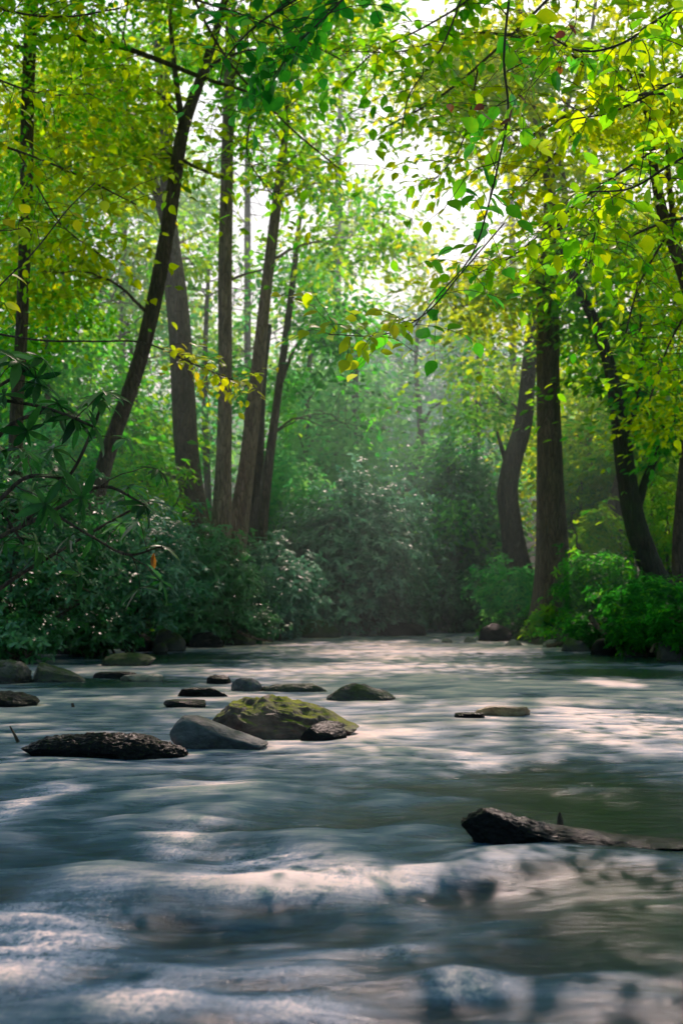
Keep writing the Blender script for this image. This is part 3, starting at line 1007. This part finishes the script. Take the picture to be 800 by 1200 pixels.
tree('dark snaking trunk that leans left near the right edge', 20.5,
     [(786, 715, 28), (775, 690, 26), (758, 655, 25), (743, 612, 25), (733, 555, 23), (725, 490, 20), (714, 430, 15), (695, 375, 13), (676, 335, 11), (662, 300, 10), (650, 240, 6)],
     limbs=[[(745, 600, 11), (755, 565, 10), (768, 535, 8), (785, 500, 6), (800, 460, 4)], [(728, 520, 6), (745, 470, 5), (752, 400, 4), (745, 330, 3)]],
     crowns=[(725, 330, 21, 90, 70, 1.8, 46), (760, 460, 22, 60, 60, 1.6, 26), (690, 440, 23, 60, 60, 1.4, 22)], leaf='lime', bark='mossy', group=GR)
tree('stout dark leaning trunk in shade behind the snaking one', 25,
     [(708, 690, 36), (712, 650, 32), (718, 610, 24), (728, 560, 16), (740, 500, 12), (752, 420, 9), (760, 340, 6)],
     crowns=[(740, 430, 26, 70, 70, 1.6, 36)], leaf='lime', shade0=.7, bark='dark', group=GR)
tree('tree whose limb curves in from right edge high up', 14.5,
     [(850, 640, 26), (842, 520, 22), (828, 420, 18), (806, 340, 16), (790, 290, 15), (776, 250, 13), (766, 200, 11), (760, 150, 8), (750, 80, 6)],
     limbs=[[(796, 310, 9), (786, 240, 7), (782, 180, 6), (790, 110, 5)], [(832, 440, 8), (850, 300, 7), (840, 150, 6), (800, 40, 5), (770, -30, 4)]],
     crowns=[(760, 90, 14.5, 100, 90, 1.6, 44), (800, 300, 15, 50, 120, 1.2, 26), (790, 460, 16, 40, 70, 1.2, 14)], leaf='yellow', bark='dark', leafsize=.1, crad=.6, group=GR, shade0=.35,
     over=[(4, 5.5, 9.4, 5, 6, 1.6, 170), (3.4, 12.8, 9.5, 4.8, 5.4, 1.4, 300)])  # both are unseen canopy, added to keep the near water in shade
tree('dark trunk cut by right edge, standing low on the bank', 19,
     [(797, 700, 15), (794, 650, 14), (797, 590, 13), (804, 520, 12), (815, 430, 10), (830, 300, 7)],
     crowns=[(800, 470, 19.5, 50, 60, 1.2, 16)], leaf='green', bark='dark', group=GR)
tree('thin sapling with crooked stem between thick trunk and right edge', 24,
     [(764, 600, 7), (762, 500, 6), (752, 410, 6), (744, 340, 5), (722, 295, 4), (712, 260, 3)],
     crowns=[(740, 300, 24.5, 60, 60, 1.2, 26)], leaf='yellow', bark='dark', group=GR)
tree('gnarled dark dead tree deep in the misty centre', 34,
     [(470, 590, 9), (488, 560, 9), (493, 520, 9), (491, 480, 7), (487, 430, 5), (490, 380, 4)],
     limbs=[[(490, 560, 6), (470, 582, 5), (445, 588, 3)], [(492, 505, 5), (505, 480, 3), (520, 470, 2)]], crowns=[(500, 395, 36, 70, 30, 2, 14)], leaf='pale', bark='dark', group=GF)

# slender understorey and background trees: x, Y, base y, top y, trunk px, crown blobs, leaf
BGT = [
    ('yellow-green understorey tree in the upper left corner', 27, [(70, 600, 10), (75, 300, 8), (90, 60, 5)], [(60, 150, 27, 100, 90, 2.5, 60), (110, 330, 27, 80, 80, 2, 45)], 'lime', GL, .55),
    ('green understorey tree between far left trunk and leaning one', 24, [(60, 640, 9), (56, 450, 8), (58, 330, 5)], [(50, 400, 24, 90, 80, 2, 50), (90, 500, 24, 80, 60, 2, 36)], 'green', GL, .5),
    ('bright green understorey tree glowing behind leaning trunk base', 26, [(150, 620, 9), (160, 480, 7), (150, 380, 4)], [(160, 430, 27, 60, 70, 2, 38), (150, 520, 26, 60, 60, 1.6, 40)], 'green', GL, .7),
    ('blue-green tree filling space between the brown trunks', 30, [(245, 620, 9), (240, 450, 7), (245, 300, 4)], [(240, 480, 31, 60, 90, 2.5, 50), (250, 340, 31, 60, 70, 2.5, 40)], 'teal', GL, .6),
    ('slender tree with pale leaves behind thin forked trunk', 31, [(365, 620, 7), (360, 480, 6), (370, 330, 4)], [(350, 500, 31, 60, 80, 2.5, 60), (360, 350, 32, 60, 70, 2.5, 44)], 'teal', GL, .75),
    ('broad blue-green tree left of the misty centre', 33, [(420, 640, 10), (415, 500, 8), (420, 380, 5)], [(415, 470, 34, 60, 70, 3, 60), (400, 560, 32, 60, 60, 2, 60)], 'teal', GF, .9),
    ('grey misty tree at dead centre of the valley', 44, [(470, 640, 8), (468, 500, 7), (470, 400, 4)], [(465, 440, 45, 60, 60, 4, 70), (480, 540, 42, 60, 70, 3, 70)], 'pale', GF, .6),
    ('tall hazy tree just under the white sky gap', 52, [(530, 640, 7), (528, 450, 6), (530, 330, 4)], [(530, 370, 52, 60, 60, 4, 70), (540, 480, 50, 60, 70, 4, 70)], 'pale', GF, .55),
    ('lime tree lit from behind right of the misty centre', 32, [(555, 640, 8), (560, 500, 7), (560, 400, 4)], [(560, 430, 33, 50, 60, 2.5, 50), (545, 540, 31, 50, 50, 2, 44), (530, 610, 30, 50, 40, 2, 40)], 'teal', GF, .8),
    ('glowing yellow tree between the thick trunk and leaning dark one', 29, [(685, 640, 8), (690, 480, 7), (688, 330, 4)], [(690, 400, 30, 60, 90, 2.5, 60), (680, 540, 29, 50, 60, 2, 60)], 'lime', GR, .85),
    ('golden-green tree at right edge behind the others', 31, [(790, 640, 8), (785, 480, 7), (790, 330, 4)], [(780, 350, 32, 70, 90, 2.5, 60), (770, 520, 30, 60, 70, 2, 70)], 'lime', GR, .85),
    ('tall green tree in upper right background', 34, [(730, 600, 10), (725, 300, 8), (720, 60, 5)], [(720, 180, 34, 110, 90, 3, 80), (640, 260, 35, 70, 80, 3, 50)], 'lime', GR, .6),
    ('tall lime tree in top centre background', 40, [(600, 640, 9), (600, 300, 8), (590, 60, 5)], [(600, 140, 40, 90, 100, 4, 80), (560, 320, 41, 60, 60, 3, 50)], 'lime', GF, .7),
    ('tall airy tree whose crown fills top centre left', 38, [(400, 640, 9), (395, 300, 8), (400, 60, 5)], [(400, 130, 38, 90, 110, 4, 80), (420, 290, 39, 80, 70, 3, 60)], 'lime', GF, .75),
    ('tall blue-green tree behind the straight brown trunk', 36, [(290, 640, 9), (290, 300, 8), (290, 100, 5)], [(290, 200, 36, 80, 100, 3.5, 70), (310, 400, 36, 80, 80, 3, 60)], 'green', GF, .8),
    ('tall green tree behind the broad two-stemmed trunk', 35, [(140, 600, 9), (145, 300, 8), (150, 60, 5)], [(150, 190, 35, 100, 100, 3.5, 80), (170, 350, 35, 70, 60, 3, 50)], 'lime', GF, .5),
    ('tall shaded tree in far left background', 33, [(-20, 600, 10), (-10, 300, 8), (0, 100, 5)], [(10, 260, 33, 80, 120, 3, 80), (10, 470, 33, 70, 90, 3, 60)], 'green', GL, .4),
    ('olive tree low in right background', 36, [(640, 640, 8), (640, 540, 7), (636, 440, 4)], [(640, 480, 37, 70, 80, 3, 70), (720, 560, 36, 70, 60, 3, 60)], 'lime', GF, .85),
]
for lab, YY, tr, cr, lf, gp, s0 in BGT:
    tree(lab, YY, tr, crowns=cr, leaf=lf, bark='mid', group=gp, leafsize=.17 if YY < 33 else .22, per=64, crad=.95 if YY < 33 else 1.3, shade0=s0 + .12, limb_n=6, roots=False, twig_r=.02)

# a far wooded hillside, too far and dense to tell trees apart
nC = 2600
Cx = rng.uniform(-45, 45, nC)
Cy = rng.uniform(46, 75, nC)
Cz = ground_h(Cx, Cy) * .6 + rng.uniform(0, 1, nC) ** 1.3 * (9 + 5 * perlin(np.stack([Cx * .12, Cy * 0, Cx * 0], -1)))
C = np.stack([Cx, Cy, Cz], -1)
px_, py_ = project(C)
C = C[(px_ > -150) & (px_ < 950)]
# unseen leaf ring behind and beside the camera, added to cut skylight
nB = 620
ang = rng.uniform(math.radians(150), math.radians(390), nB)
Rb = rng.uniform(11, 16, nB)
Bk = np.stack([Rb * np.cos(ang), Rb * np.sin(ang) + 2, 6.5 * rng.random(nB) ** 1.1], -1)
C = np.vstack([C, Bk])
A = sprays(C, 46, 1.9, .26, shade0=.55, gapk=1)
o = build_leaves('far_wood_and_sky_screen', *A, LM['teal'], None)
tag(o, 'hazy wooded hillside closing the valley beyond the trees, plus unseen leaf ring added against skylight', 'woods', kind='stuff')

# ------------------------------------------------------------------ bushes
def whorl_bush(label, px, py, Y, rx, ry, rd, n_whorl, leaf='dark', leafL=.11, leafW=.034, group='bushes along the banks', name='rhododendron', shade0=.45, per=8, droop=.25, kind='lance', cat='bush', fill=.45):
    c = at(px, py, Y)
    r = np.array([rx / F * Y, rd, ry / F * Y])
    gz = float(ground_h(np.array([c[0]]), np.array([c[1]]))[0])
    base = np.array([c[0], c[1], gz])
    t = thing(name, label, cat, base, group)
    v = rng.normal(size=(n_whorl, 3))
    v /= np.linalg.norm(v, axis=1)[:, None]
    lump = 1 + .8 * fbm(v * 1.6 + px * .1, 3) + .12 * rng.normal(size=n_whorl)
    rad = (fill + (1 - fill) * rng.random(n_whorl) ** .6) * lump
    C = c + v * rad[:, None] * r
    gg = ground_h(C[:, 0], C[:, 1])
    low = np.maximum(gg, -0.02) + .04
    C[:, 2] = np.where(C[:, 2] < low, low + rng.random(n_whorl) * .3, C[:, 2])
    mb = MB()
    for k in range(7):
        e = C[rng.integers(len(C))]
        P, rr = wobble_limb(base + rng.normal(0, .1, 3) * np.array([1, 1, 0]), e, .03, .008, 10, sag=.1, wob=.2)
        mb.add(tube(P, rr, 6))
        for q in range(6):
            a = P[rng.integers(3, 10)]
            d2 = np.linalg.norm(C - a, axis=1)
            e2 = C[rng.choice(np.argsort(d2)[:30])]
            P2, r2 = wobble_limb(a, e2, .012, .004, 6, sag=.05)
            mb.add(tube(P2, r2, 4))
    mb.build('stems', BARK['dark'], t)
    idx = np.repeat(np.arange(n_whorl), per)
    k = np.tile(np.arange(per), n_whorl)
    ax = v * np.array([.7, .7, .35]) + np.array([0, 0, .8]) + rng.normal(0, .25, (n_whorl, 3))
    ax /= np.linalg.norm(ax, axis=1)[:, None]
    s1 = np.cross(ax, [0.3, .9, .1])
    s1 /= np.linalg.norm(s1, axis=1)[:, None]
    s2 = np.cross(ax, s1)
    th = k * (2 * PI / per * 1.02) + rng.uniform(0, 6, n_whorl)[idx] + rng.normal(0, .2, len(idx))
    D = s1[idx] * np.cos(th)[:, None] + s2[idx] * np.sin(th)[:, None] + ax[idx] * rng.uniform(-.25, .5, len(idx))[:, None]
    D[:, 2] -= droop * rng.random(len(idx))
    Nn = ax[idx] + rng.normal(0, .2, (len(idx), 3))
    P = C[idx] + rng.normal(0, .02, (len(idx), 3))
    L = leafL * rng.uniform(.6, 1.2, len(idx))
    sh = shade0 + .22 * rng.normal(size=n_whorl)[idx] + .15 * rng.normal(size=len(idx))
    keep = ~sun_gap(P)
    build_leaves('foliage', P[keep], D[keep], Nn[keep], L[keep], (L * leafW / leafL)[keep], sh[keep], LM[leaf], t, kind)
    return t


whorl_bush('dark glossy rhododendron at left edge above the mossy boulders', 30, 640, 15.5, 110, 110, 1.3, 1500, shade0=.6)
whorl_bush('dark rhododendron with silvery leaf shine overhanging left shore', 150, 660, 17.2, 90, 80, 1.1, 1500, leaf='pale', shade0=.2)
whorl_bush('bright green shrub at foot of leaning dark tree', 150, 590, 20.5, 90, 60, 1.2, 900, leaf='green', shade0=.75)
whorl_bush('green rhododendron below the broad and straight brown trunks', 245, 680, 20, 60, 60, 1.0, 1200, shade0=.9, leaf='dark')
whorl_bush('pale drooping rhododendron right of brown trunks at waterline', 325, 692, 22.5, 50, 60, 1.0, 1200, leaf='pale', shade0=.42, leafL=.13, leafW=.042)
whorl_bush('large rhododendron with painted silvery leaf sheen leaning over far left water', 415, 645, 25.5, 88, 92, 1.5, 2600, leaf='pale', shade0=.5, leafL=.14, leafW=.05)
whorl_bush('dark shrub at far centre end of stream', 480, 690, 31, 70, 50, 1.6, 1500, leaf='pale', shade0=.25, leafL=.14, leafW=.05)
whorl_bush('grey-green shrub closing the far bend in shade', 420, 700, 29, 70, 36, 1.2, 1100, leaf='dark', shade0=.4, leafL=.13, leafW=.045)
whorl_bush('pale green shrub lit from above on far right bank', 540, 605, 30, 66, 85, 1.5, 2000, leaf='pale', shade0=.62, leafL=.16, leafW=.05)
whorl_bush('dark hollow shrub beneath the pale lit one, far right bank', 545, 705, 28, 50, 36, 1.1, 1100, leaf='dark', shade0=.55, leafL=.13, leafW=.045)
whorl_bush('green shrub between bent trunk and thick upright trunk', 605, 700, 24, 48, 40, .9, 1000, leaf='teal', shade0=.6)
whorl_bush('vivid green young plant at foot of the thick upright trunk', 632, 735, 21.4, 17, 20, .35, 160, leaf='green', shade0=.95, name='young_plant', cat='plant')
whorl_bush('leafy green shrub right of thick upright trunk', 700, 690, 20.5, 52, 40, .9, 900, leaf='green', shade0=.3)
whorl_bush('low tangled dark shrub on right bank near the edge', 770, 718, 18.2, 70, 36, .9, 900, leaf='green', shade0=.15)
whorl_bush('green shrub behind the snaking trunk at right edge', 790, 620, 23, 60, 60, 1.1, 900, leaf='lime', shade0=.7)
whorl_bush('dense green shrub behind stout leaning trunk', 690, 600, 27, 60, 60, 1.2, 1000, leaf='lime', shade0=.6, leafL=.13, leafW=.05)
whorl_bush('shadowed shrub between far left trunk and leaning tree', 60, 560, 21, 90, 60, 1.3, 1000, leaf='teal', shade0=.35)
whorl_bush('green shrub behind the thin forked trunk', 340, 600, 27, 60, 60, 1.4, 1200, leaf='teal', shade0=.7, leafL=.13, leafW=.05)
whorl_bush('shrub in deep shade under the straight trunks', 200, 620, 24, 60, 50, 1.2, 900, leaf='teal', shade0=.5)

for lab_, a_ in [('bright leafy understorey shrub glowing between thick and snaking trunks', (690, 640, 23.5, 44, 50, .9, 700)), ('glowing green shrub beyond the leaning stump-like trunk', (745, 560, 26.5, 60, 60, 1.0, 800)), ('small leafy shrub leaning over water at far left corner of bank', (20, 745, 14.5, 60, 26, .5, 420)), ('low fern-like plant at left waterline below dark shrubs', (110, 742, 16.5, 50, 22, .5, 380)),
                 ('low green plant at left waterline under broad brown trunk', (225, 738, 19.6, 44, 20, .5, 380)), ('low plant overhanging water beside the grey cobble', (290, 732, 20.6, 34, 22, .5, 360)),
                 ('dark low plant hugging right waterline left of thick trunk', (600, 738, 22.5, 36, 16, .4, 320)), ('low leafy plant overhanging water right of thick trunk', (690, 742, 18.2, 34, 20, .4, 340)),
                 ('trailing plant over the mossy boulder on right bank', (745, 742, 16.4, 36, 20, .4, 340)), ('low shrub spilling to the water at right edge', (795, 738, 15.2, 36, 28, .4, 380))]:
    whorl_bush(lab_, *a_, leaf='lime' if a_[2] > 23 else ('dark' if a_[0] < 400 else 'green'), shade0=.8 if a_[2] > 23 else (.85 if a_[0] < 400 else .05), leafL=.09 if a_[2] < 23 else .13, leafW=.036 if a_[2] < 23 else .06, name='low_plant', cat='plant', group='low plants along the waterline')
for k, (lab_, pts_, YY_) in enumerate([('bare root curling down to water on right bank', [(690, 722, 7), (700, 735, 6), (714, 748, 4), (730, 757, 3)], 17.8), ('pale dead branch lying along right waterline', [(640, 757, 5), (670, 753, 5), (700, 757, 4), (730, 754, 3)], 18.8),
                                       ('thick dark root arching from right bank at edge', [(800, 712, 9), (785, 730, 8), (772, 748, 6), (762, 765, 4)], 15.6), ('dead branch angled out of left bank shrubs over water', [(250, 720, 5), (275, 738, 4), (300, 748, 3), (320, 752, 2)], 19.8)]):
    stick('bank_root' if 'root' in lab_ else 'dead_branch', lab_, pts_, YY_, 'mid')

# low growth on the banks
n_ = 15000
gx = rng.uniform(-9, 9, n_)
gy = rng.uniform(11, 34, n_)
gh = ground_h(gx, gy)
k_ = gh > .06
C = np.stack([gx, gy, gh + .05], -1)[k_]
A = sprays(C, 8, .22, .085, shade0=.5, gapk=0, spread=.7)
o = build_leaves('undergrowth', *A, LM['green'], None)
tag(o, 'low green ground cover spreading over both banks', 'ground cover', kind='stuff')

# a mossy rock ledge in the wood on the left
V, Q = rock_shape((.72, .9, .18), 77, cuts=6, rough=.06, top_flat=.4, sub=5)
c = at(176, 553, 25.5)
o = mesh_obj('rock_ledge', V + c, Q, RM['greenmoss'], None, origin=c)
tag(o, 'flat mossy brown rock ledge seen between trunks on left slope', 'rock')
V, Q = rock_shape((.6, .8, .8), 78, cuts=8, rough=.08, sub=4)
c = at(176, 585, 25.9)
o = mesh_obj('rock_outcrop', V + c, Q, RM['grey'], None, origin=c)
tag(o, 'shaded rock outcrop directly under the flat mossy ledge', 'rock')

# ------------------------------------------------------------------ near branches
def branch(label, paths, Y, leaf, L, n_leaf, bark='dark', spread=(18, 14), kind='oval', extra=None, aspect=.8, shade0=.5, group='branches hanging in from above', dsp=.25, twigs=14, near_end=.15, cat='branch'):
    """paths: rows of (x, y, width_px[, Y]); leaves sit on side twigs"""
    allp = [smooth_path(px_path(p, Y), 26) for p in paths]
    for sp in allp:
        sp[:, 3] *= .62
    t = thing('hanging_branch', label, cat, allp[0][0, :3], group)
    mb = MB()
    for sp in allp:
        mb.add(tube(sp[:, :3], sp[:, 3], 8, bumpy=.1))
    Ps, Ds = [], []
    for sp in allp:
        m_ = len(sp)
        for k in range(twigs):
            j = int(m_ * (near_end + (1 - near_end) * (k + .5) / twigs))
            j = min(j, m_ - 2)
            a = sp[j, :3]
            tdir = sp[j + 1, :3] - sp[j, :3]
            tdir /= np.linalg.norm(tdir)
            e = a + np.array([rng.normal() * spread[0], 0, rng.normal() * spread[1] - spread[1] * .4]) / F * Y * 1.6 + np.array([0, rng.normal(0, dsp), 0]) + tdir * .08
            P, rr = wobble_limb(a, e, min(sp[j, 3] * .6, .004), .0012, 7, sag=.12)
            mb.add(tube(P, rr, 5))
            nl = max(2, int(n_leaf / (twigs * len(allp))))
            for q in range(nl):
                u = (q + 1) / nl
                i0 = min(int(u * 6), 5)
                p = P[i0] + (P[i0 + 1] - P[i0]) * (u * 6 - i0 if i0 < 6 else 0) if i0 < 6 else P[-1]
                td = (e - a) / (np.linalg.norm(e - a) + 1e-6)
                side = np.array([rng.normal(), rng.normal(), rng.normal() * .4 - .35])
                Ps.append(p)
                Ds.append(td * .6 + side * .7)
    mb.build('twigs', BARK[bark], t)
    Ps, Ds = np.array(Ps), np.array(Ds)
    LL = L * rng.uniform(.7, 1.2, len(Ps))
    Nn = np.array([0, -.35, 1.0]) + rng.normal(0, .45, (len(Ps), 3))
    sh = shade0 + rng.normal(0, .25, len(Ps))
    build_leaves('foliage', Ps, Ds, Nn, LL, LL * aspect, sh, LM[leaf], t, kind)
    return t


branch('long whip-like branch drooping from top right of centre with round leaves', [[(604, -60, 6), (596, 0, 5), (590, 70, 5), (595, 130, 4), (584, 190, 4), (572, 240, 3.5), (552, 300, 3), (508, 352, 2.5), (478, 392, 2)]],
       5.6, 'green', .085, 110, spread=(34, 22), twigs=24, shade0=.6)
branch('spray of dark round leaves hanging at top centre left', [[(420, -60, 6), (360, -10, 5), (300, 30, 4), (262, 70, 3)], [(440, -60, 5), (400, 0, 4), (350, 50, 3), (320, 90, 2)]],
       4.6, 'green', .06, 200, spread=(34, 22), twigs=22, shade0=.1)
branch('bright yellow-green leaves dangling in midair left of centre gap', [[(590, 262, 3, 5.4), (540, 320, 3, 5.3), (500, 366, 3, 5.2), (450, 392, 2.5, 5.1), (385, 392, 2, 5)]],
       5.0, 'gold', .06, 80, spread=(20, 10), twigs=14, near_end=.55, shade0=.1)
branch('broad light-green leaves crowding the top right corner', [[(860, -20, 8), (790, 10, 6), (730, 50, 5), (680, 60, 4), (640, 40, 3)], [(850, 60, 6), (780, 100, 5), (720, 130, 4), (670, 140, 3)], [(850, 160, 6), (790, 190, 5), (740, 220, 4), (690, 225, 3)]],
       5.2, 'lime', .08, 330, spread=(34, 26), twigs=17, shade0=.7)
branch('leafy twig spreading below the top right leaves over thick trunk', [[(760, 180, 5), (700, 220, 4), (650, 260, 3), (600, 300, 3), (560, 320, 2)], [(720, 210, 3), (700, 260, 3), (690, 310, 2)]],
       6.5, 'lime', .075, 230, spread=(32, 24), twigs=19, shade0=.6)
branch('slender twig with glowing yellow leaves in front of brown trunks', [[(-60, 380, 6, 9), (40, 398, 4, 9), (110, 400, 3.5, 9), (170, 402, 3, 9), (230, 428, 2.5, 9), (290, 452, 2, 9)]],
       9, 'gold', .07, 130, spread=(14, 12), twigs=22, near_end=.66, shade0=.5)
branch('few yellow leaves on a diagonal twig at left edge', [[(-60, 400, 4, 7), (0, 335, 3, 7), (40, 295, 3, 7), (80, 245, 2.5, 7), (112, 214, 2, 7)], [(-30, 260, 3, 7), (0, 270, 2, 7), (25, 268, 2, 7)]],
       7, 'gold', .085, 16, spread=(14, 12), twigs=5, near_end=.1, shade0=.6)
branch('leafy branch overhanging the top centre of the picture', [[(620, -80, 6), (560, -10, 5), (500, 30, 4), (440, 60, 3), (400, 100, 2)], [(560, -60, 5), (520, 50, 4), (480, 110, 3), (470, 160, 2)]],
       9.5, 'lime', .1, 240, spread=(34, 28), twigs=20, shade0=.5)
branch('leafy branch reaching in from top left corner', [[(-80, -20, 7), (0, 10, 5), (70, 20, 4), (140, 10, 3)], [(-80, 60, 6), (-10, 90, 4), (50, 110, 3), (110, 110, 2)]],
       8.5, 'yellow', .08, 220, spread=(30, 28), twigs=20, shade0=.4)
for lab_, pths_, YY_, lf_, nl_, s0_ in [
        ('feathery lime branch spreading across the top centre sky', [[(700, -60, 8), (600, 40, 6), (520, 110, 5), (450, 150, 3)], [(600, 40, 5), (540, 40, 4), (470, 60, 3), (400, 60, 2)], [(560, 80, 4), (540, 170, 3), (500, 220, 2)]], 11, 'lime', 520, .6),
        ('layered yellow-green branch above the thick right trunk', [[(860, 120, 8), (760, 110, 6), (680, 130, 5), (600, 170, 3)], [(740, 110, 5), (660, 60, 4), (590, 40, 3)], [(700, 125, 4), (640, 190, 3), (590, 235, 2)]], 10, 'yellow', 520, .5),
        ('green branch drooping at right over the snaking trunk', [[(870, 250, 8), (780, 260, 6), (700, 300, 4), (650, 350, 3)], [(790, 260, 5), (750, 330, 4), (730, 400, 3)], [(850, 300, 5), (790, 390, 4), (760, 470, 3)]], 11, 'lime', 460, .55),
        ('lime branch reaching in between the leaning and straight trunks', [[(200, -60, 7), (260, 60, 5), (330, 140, 4), (400, 200, 3)], [(300, 110, 4), (290, 180, 3), (320, 230, 2)], [(230, 0, 5), (320, 30, 4), (400, 70, 3)]], 12, 'lime', 420, .7),
        ('yellow-green branch before the far left trunk', [[(-80, 150, 7), (0, 170, 5), (80, 200, 4), (160, 240, 3)], [(20, 175, 4), (70, 260, 3), (120, 300, 2)]], 11, 'yellow', 300, .45)]:
    branch(lab_, pths_, YY_, lf_, .1, nl_, spread=(46, 26), twigs=30, shade0=s0_, aspect=.68)
branch('curled dead red-brown leaves hanging on a twig at top right', [[(700, -60, 3), (676, 0, 2), (668, 40, 2), (602, 118, 1.5), (530, 120, 1)]], 5.0, 'red', .06, 7, spread=(8, 8), twigs=7, near_end=.3, shade0=.3)


def whorl_branch(label, stems, Y, leafL, seed, extra_gold=0):
    """near rhododendron: arching stems, each ending in rosettes of long leaves"""
    allp = [smooth_path(px_path(p, Y), 20) for p in stems]
    t = thing('rhododendron_branch', label, 'branch', allp[0][0, :3], 'near rhododendron branches')
    mb = MB()
    Ps, Ds, Ns, Sh = [], [], [], []
    for sp in allp:
        mb.add(tube(sp[:, :3], sp[:, 3], 8, bumpy=.12))
        tips = [(sp[-1, :3], sp[-1, :3] - sp[-4, :3])]
        for j in range(6, len(sp) - 2, 3):
            a = sp[j, :3]
            e = a + rng.normal(0, 1, 3) * np.array([.13, .15, .09]) + np.array([.05, 0, .02])
            P, rr = wobble_limb(a, e, .004, .002, 6, sag=.05)
            mb.add(tube(P, rr, 5))
            tips.append((e, e - a))
        for (p, d) in tips:
            ax = d / (np.linalg.norm(d) + 1e-6) * .6 + np.array([0, -.1, .7]) + rng.normal(0, .2, 3)
            ax /= np.linalg.norm(ax)
            s1 = np.cross(ax, [.2, .9, .1])
            s1 /= np.linalg.norm(s1)
            s2 = np.cross(ax, s1)
            nl = rng.integers(6, 10)
            th0 = rng.uniform(0, 6)
            sh = rng.uniform(.2, .8)
            for k in range(nl):
                th = th0 + k * 2 * PI / nl + rng.normal(0, .15)
                D = s1 * math.cos(th) + s2 * math.sin(th) + ax * rng.uniform(-.5, .35)
                D[2] -= .12
                Ps.append(p)
                Ds.append(D)
                Ns.append(ax + rng.normal(0, .12, 3))
                Sh.append(sh + rng.normal(0, .22))
    mb.build('stems', BARK['dark'], t)
    Ps, Ds, Ns, Sh = map(np.array, (Ps, Ds, Ns, Sh))
    L = leafL * rng.uniform(.5, 1.2, len(Ps))
    build_leaves('foliage', Ps, Ds, Ns, L, L * rng.uniform(.24, .34, len(L)), Sh, LM['rhodo'], t, 'lance')
    return t


whorl_branch('dark rhododendron branch with long leaves fanning out at left edge', [
    [(-120, 620, 9), (-40, 560, 6), (10, 500, 5), (60, 480, 4)], [(-120, 640, 8), (-20, 600, 6), (30, 560, 5), (75, 560, 4)],
    [(-110, 520, 7), (-30, 470, 5), (20, 440, 4), (50, 420, 3)], [(-30, 470, 5), (10, 470, 4), (60, 480, 4), (110, 500, 3)]], 6.6, .15, 1)
whorl_branch('rhododendron branch hanging lower, rosettes of leaves near the leaning trunk', [
    [(-120, 700, 8), (-20, 640, 6), (60, 600, 5), (120, 570, 4), (170, 592, 3)], [(20, 620, 5), (80, 560, 4), (110, 500, 4), (120, 470, 3)],
    [(60, 600, 4), (110, 630, 3), (150, 650, 3), (190, 640, 2)]], 7.2, .14, 2)
whorl_branch('rhododendron tip with dead orange leaf in front of left bank', [
    [(-80, 760, 6), (0, 690, 5), (80, 640, 4), (150, 600, 3), (178, 588, 3)], [(-90, 560, 5), (-10, 590, 4), (30, 640, 3)]], 7.8, .14, 3)
c = at(180, 650, 7.7)
tt = thing('dead_leaf', 'single curled orange dead leaf hanging below rhododendron tip', 'leaf', c)
build_leaves('blade', np.array([c, c + [.004, 0, .01]]), np.array([[.02, 0, -1.], [-.25, .1, -.9]]), np.array([[.3, -1, .1], [-.6, -.8, 0.]]), np.array([.10, .08]), np.array([.035, .025]), np.array([1., .9]), LM['red'], tt, 'lance')

# ------------------------------------------------------------------ haze in the valley
HAZE = True
if HAZE:
    m, nt_ = new_mat('valley_haze')
    n = N(nt_)
    vs = n('ShaderNodeVolumeScatter', i_Color=(.75, 1, .97, 1), i_Density=.0108, i_Anisotropy=.5)
    n('ShaderNodeOutputMaterial', i_Volume=vs.outputs[0])
    V = np.array([[x, y, z] for x in (-60, 60) for y in (16, 95) for z in (-2.5, 26)], float)
    Fq = np.array([[0, 1, 3, 2], [4, 6, 7, 5], [0, 4, 5, 1], [2, 3, 7, 6], [0, 2, 6, 4], [1, 5, 7, 3]])
    o = mesh_obj('haze', V, Fq, m, smooth=False)
    o['kind'] = 'structure'
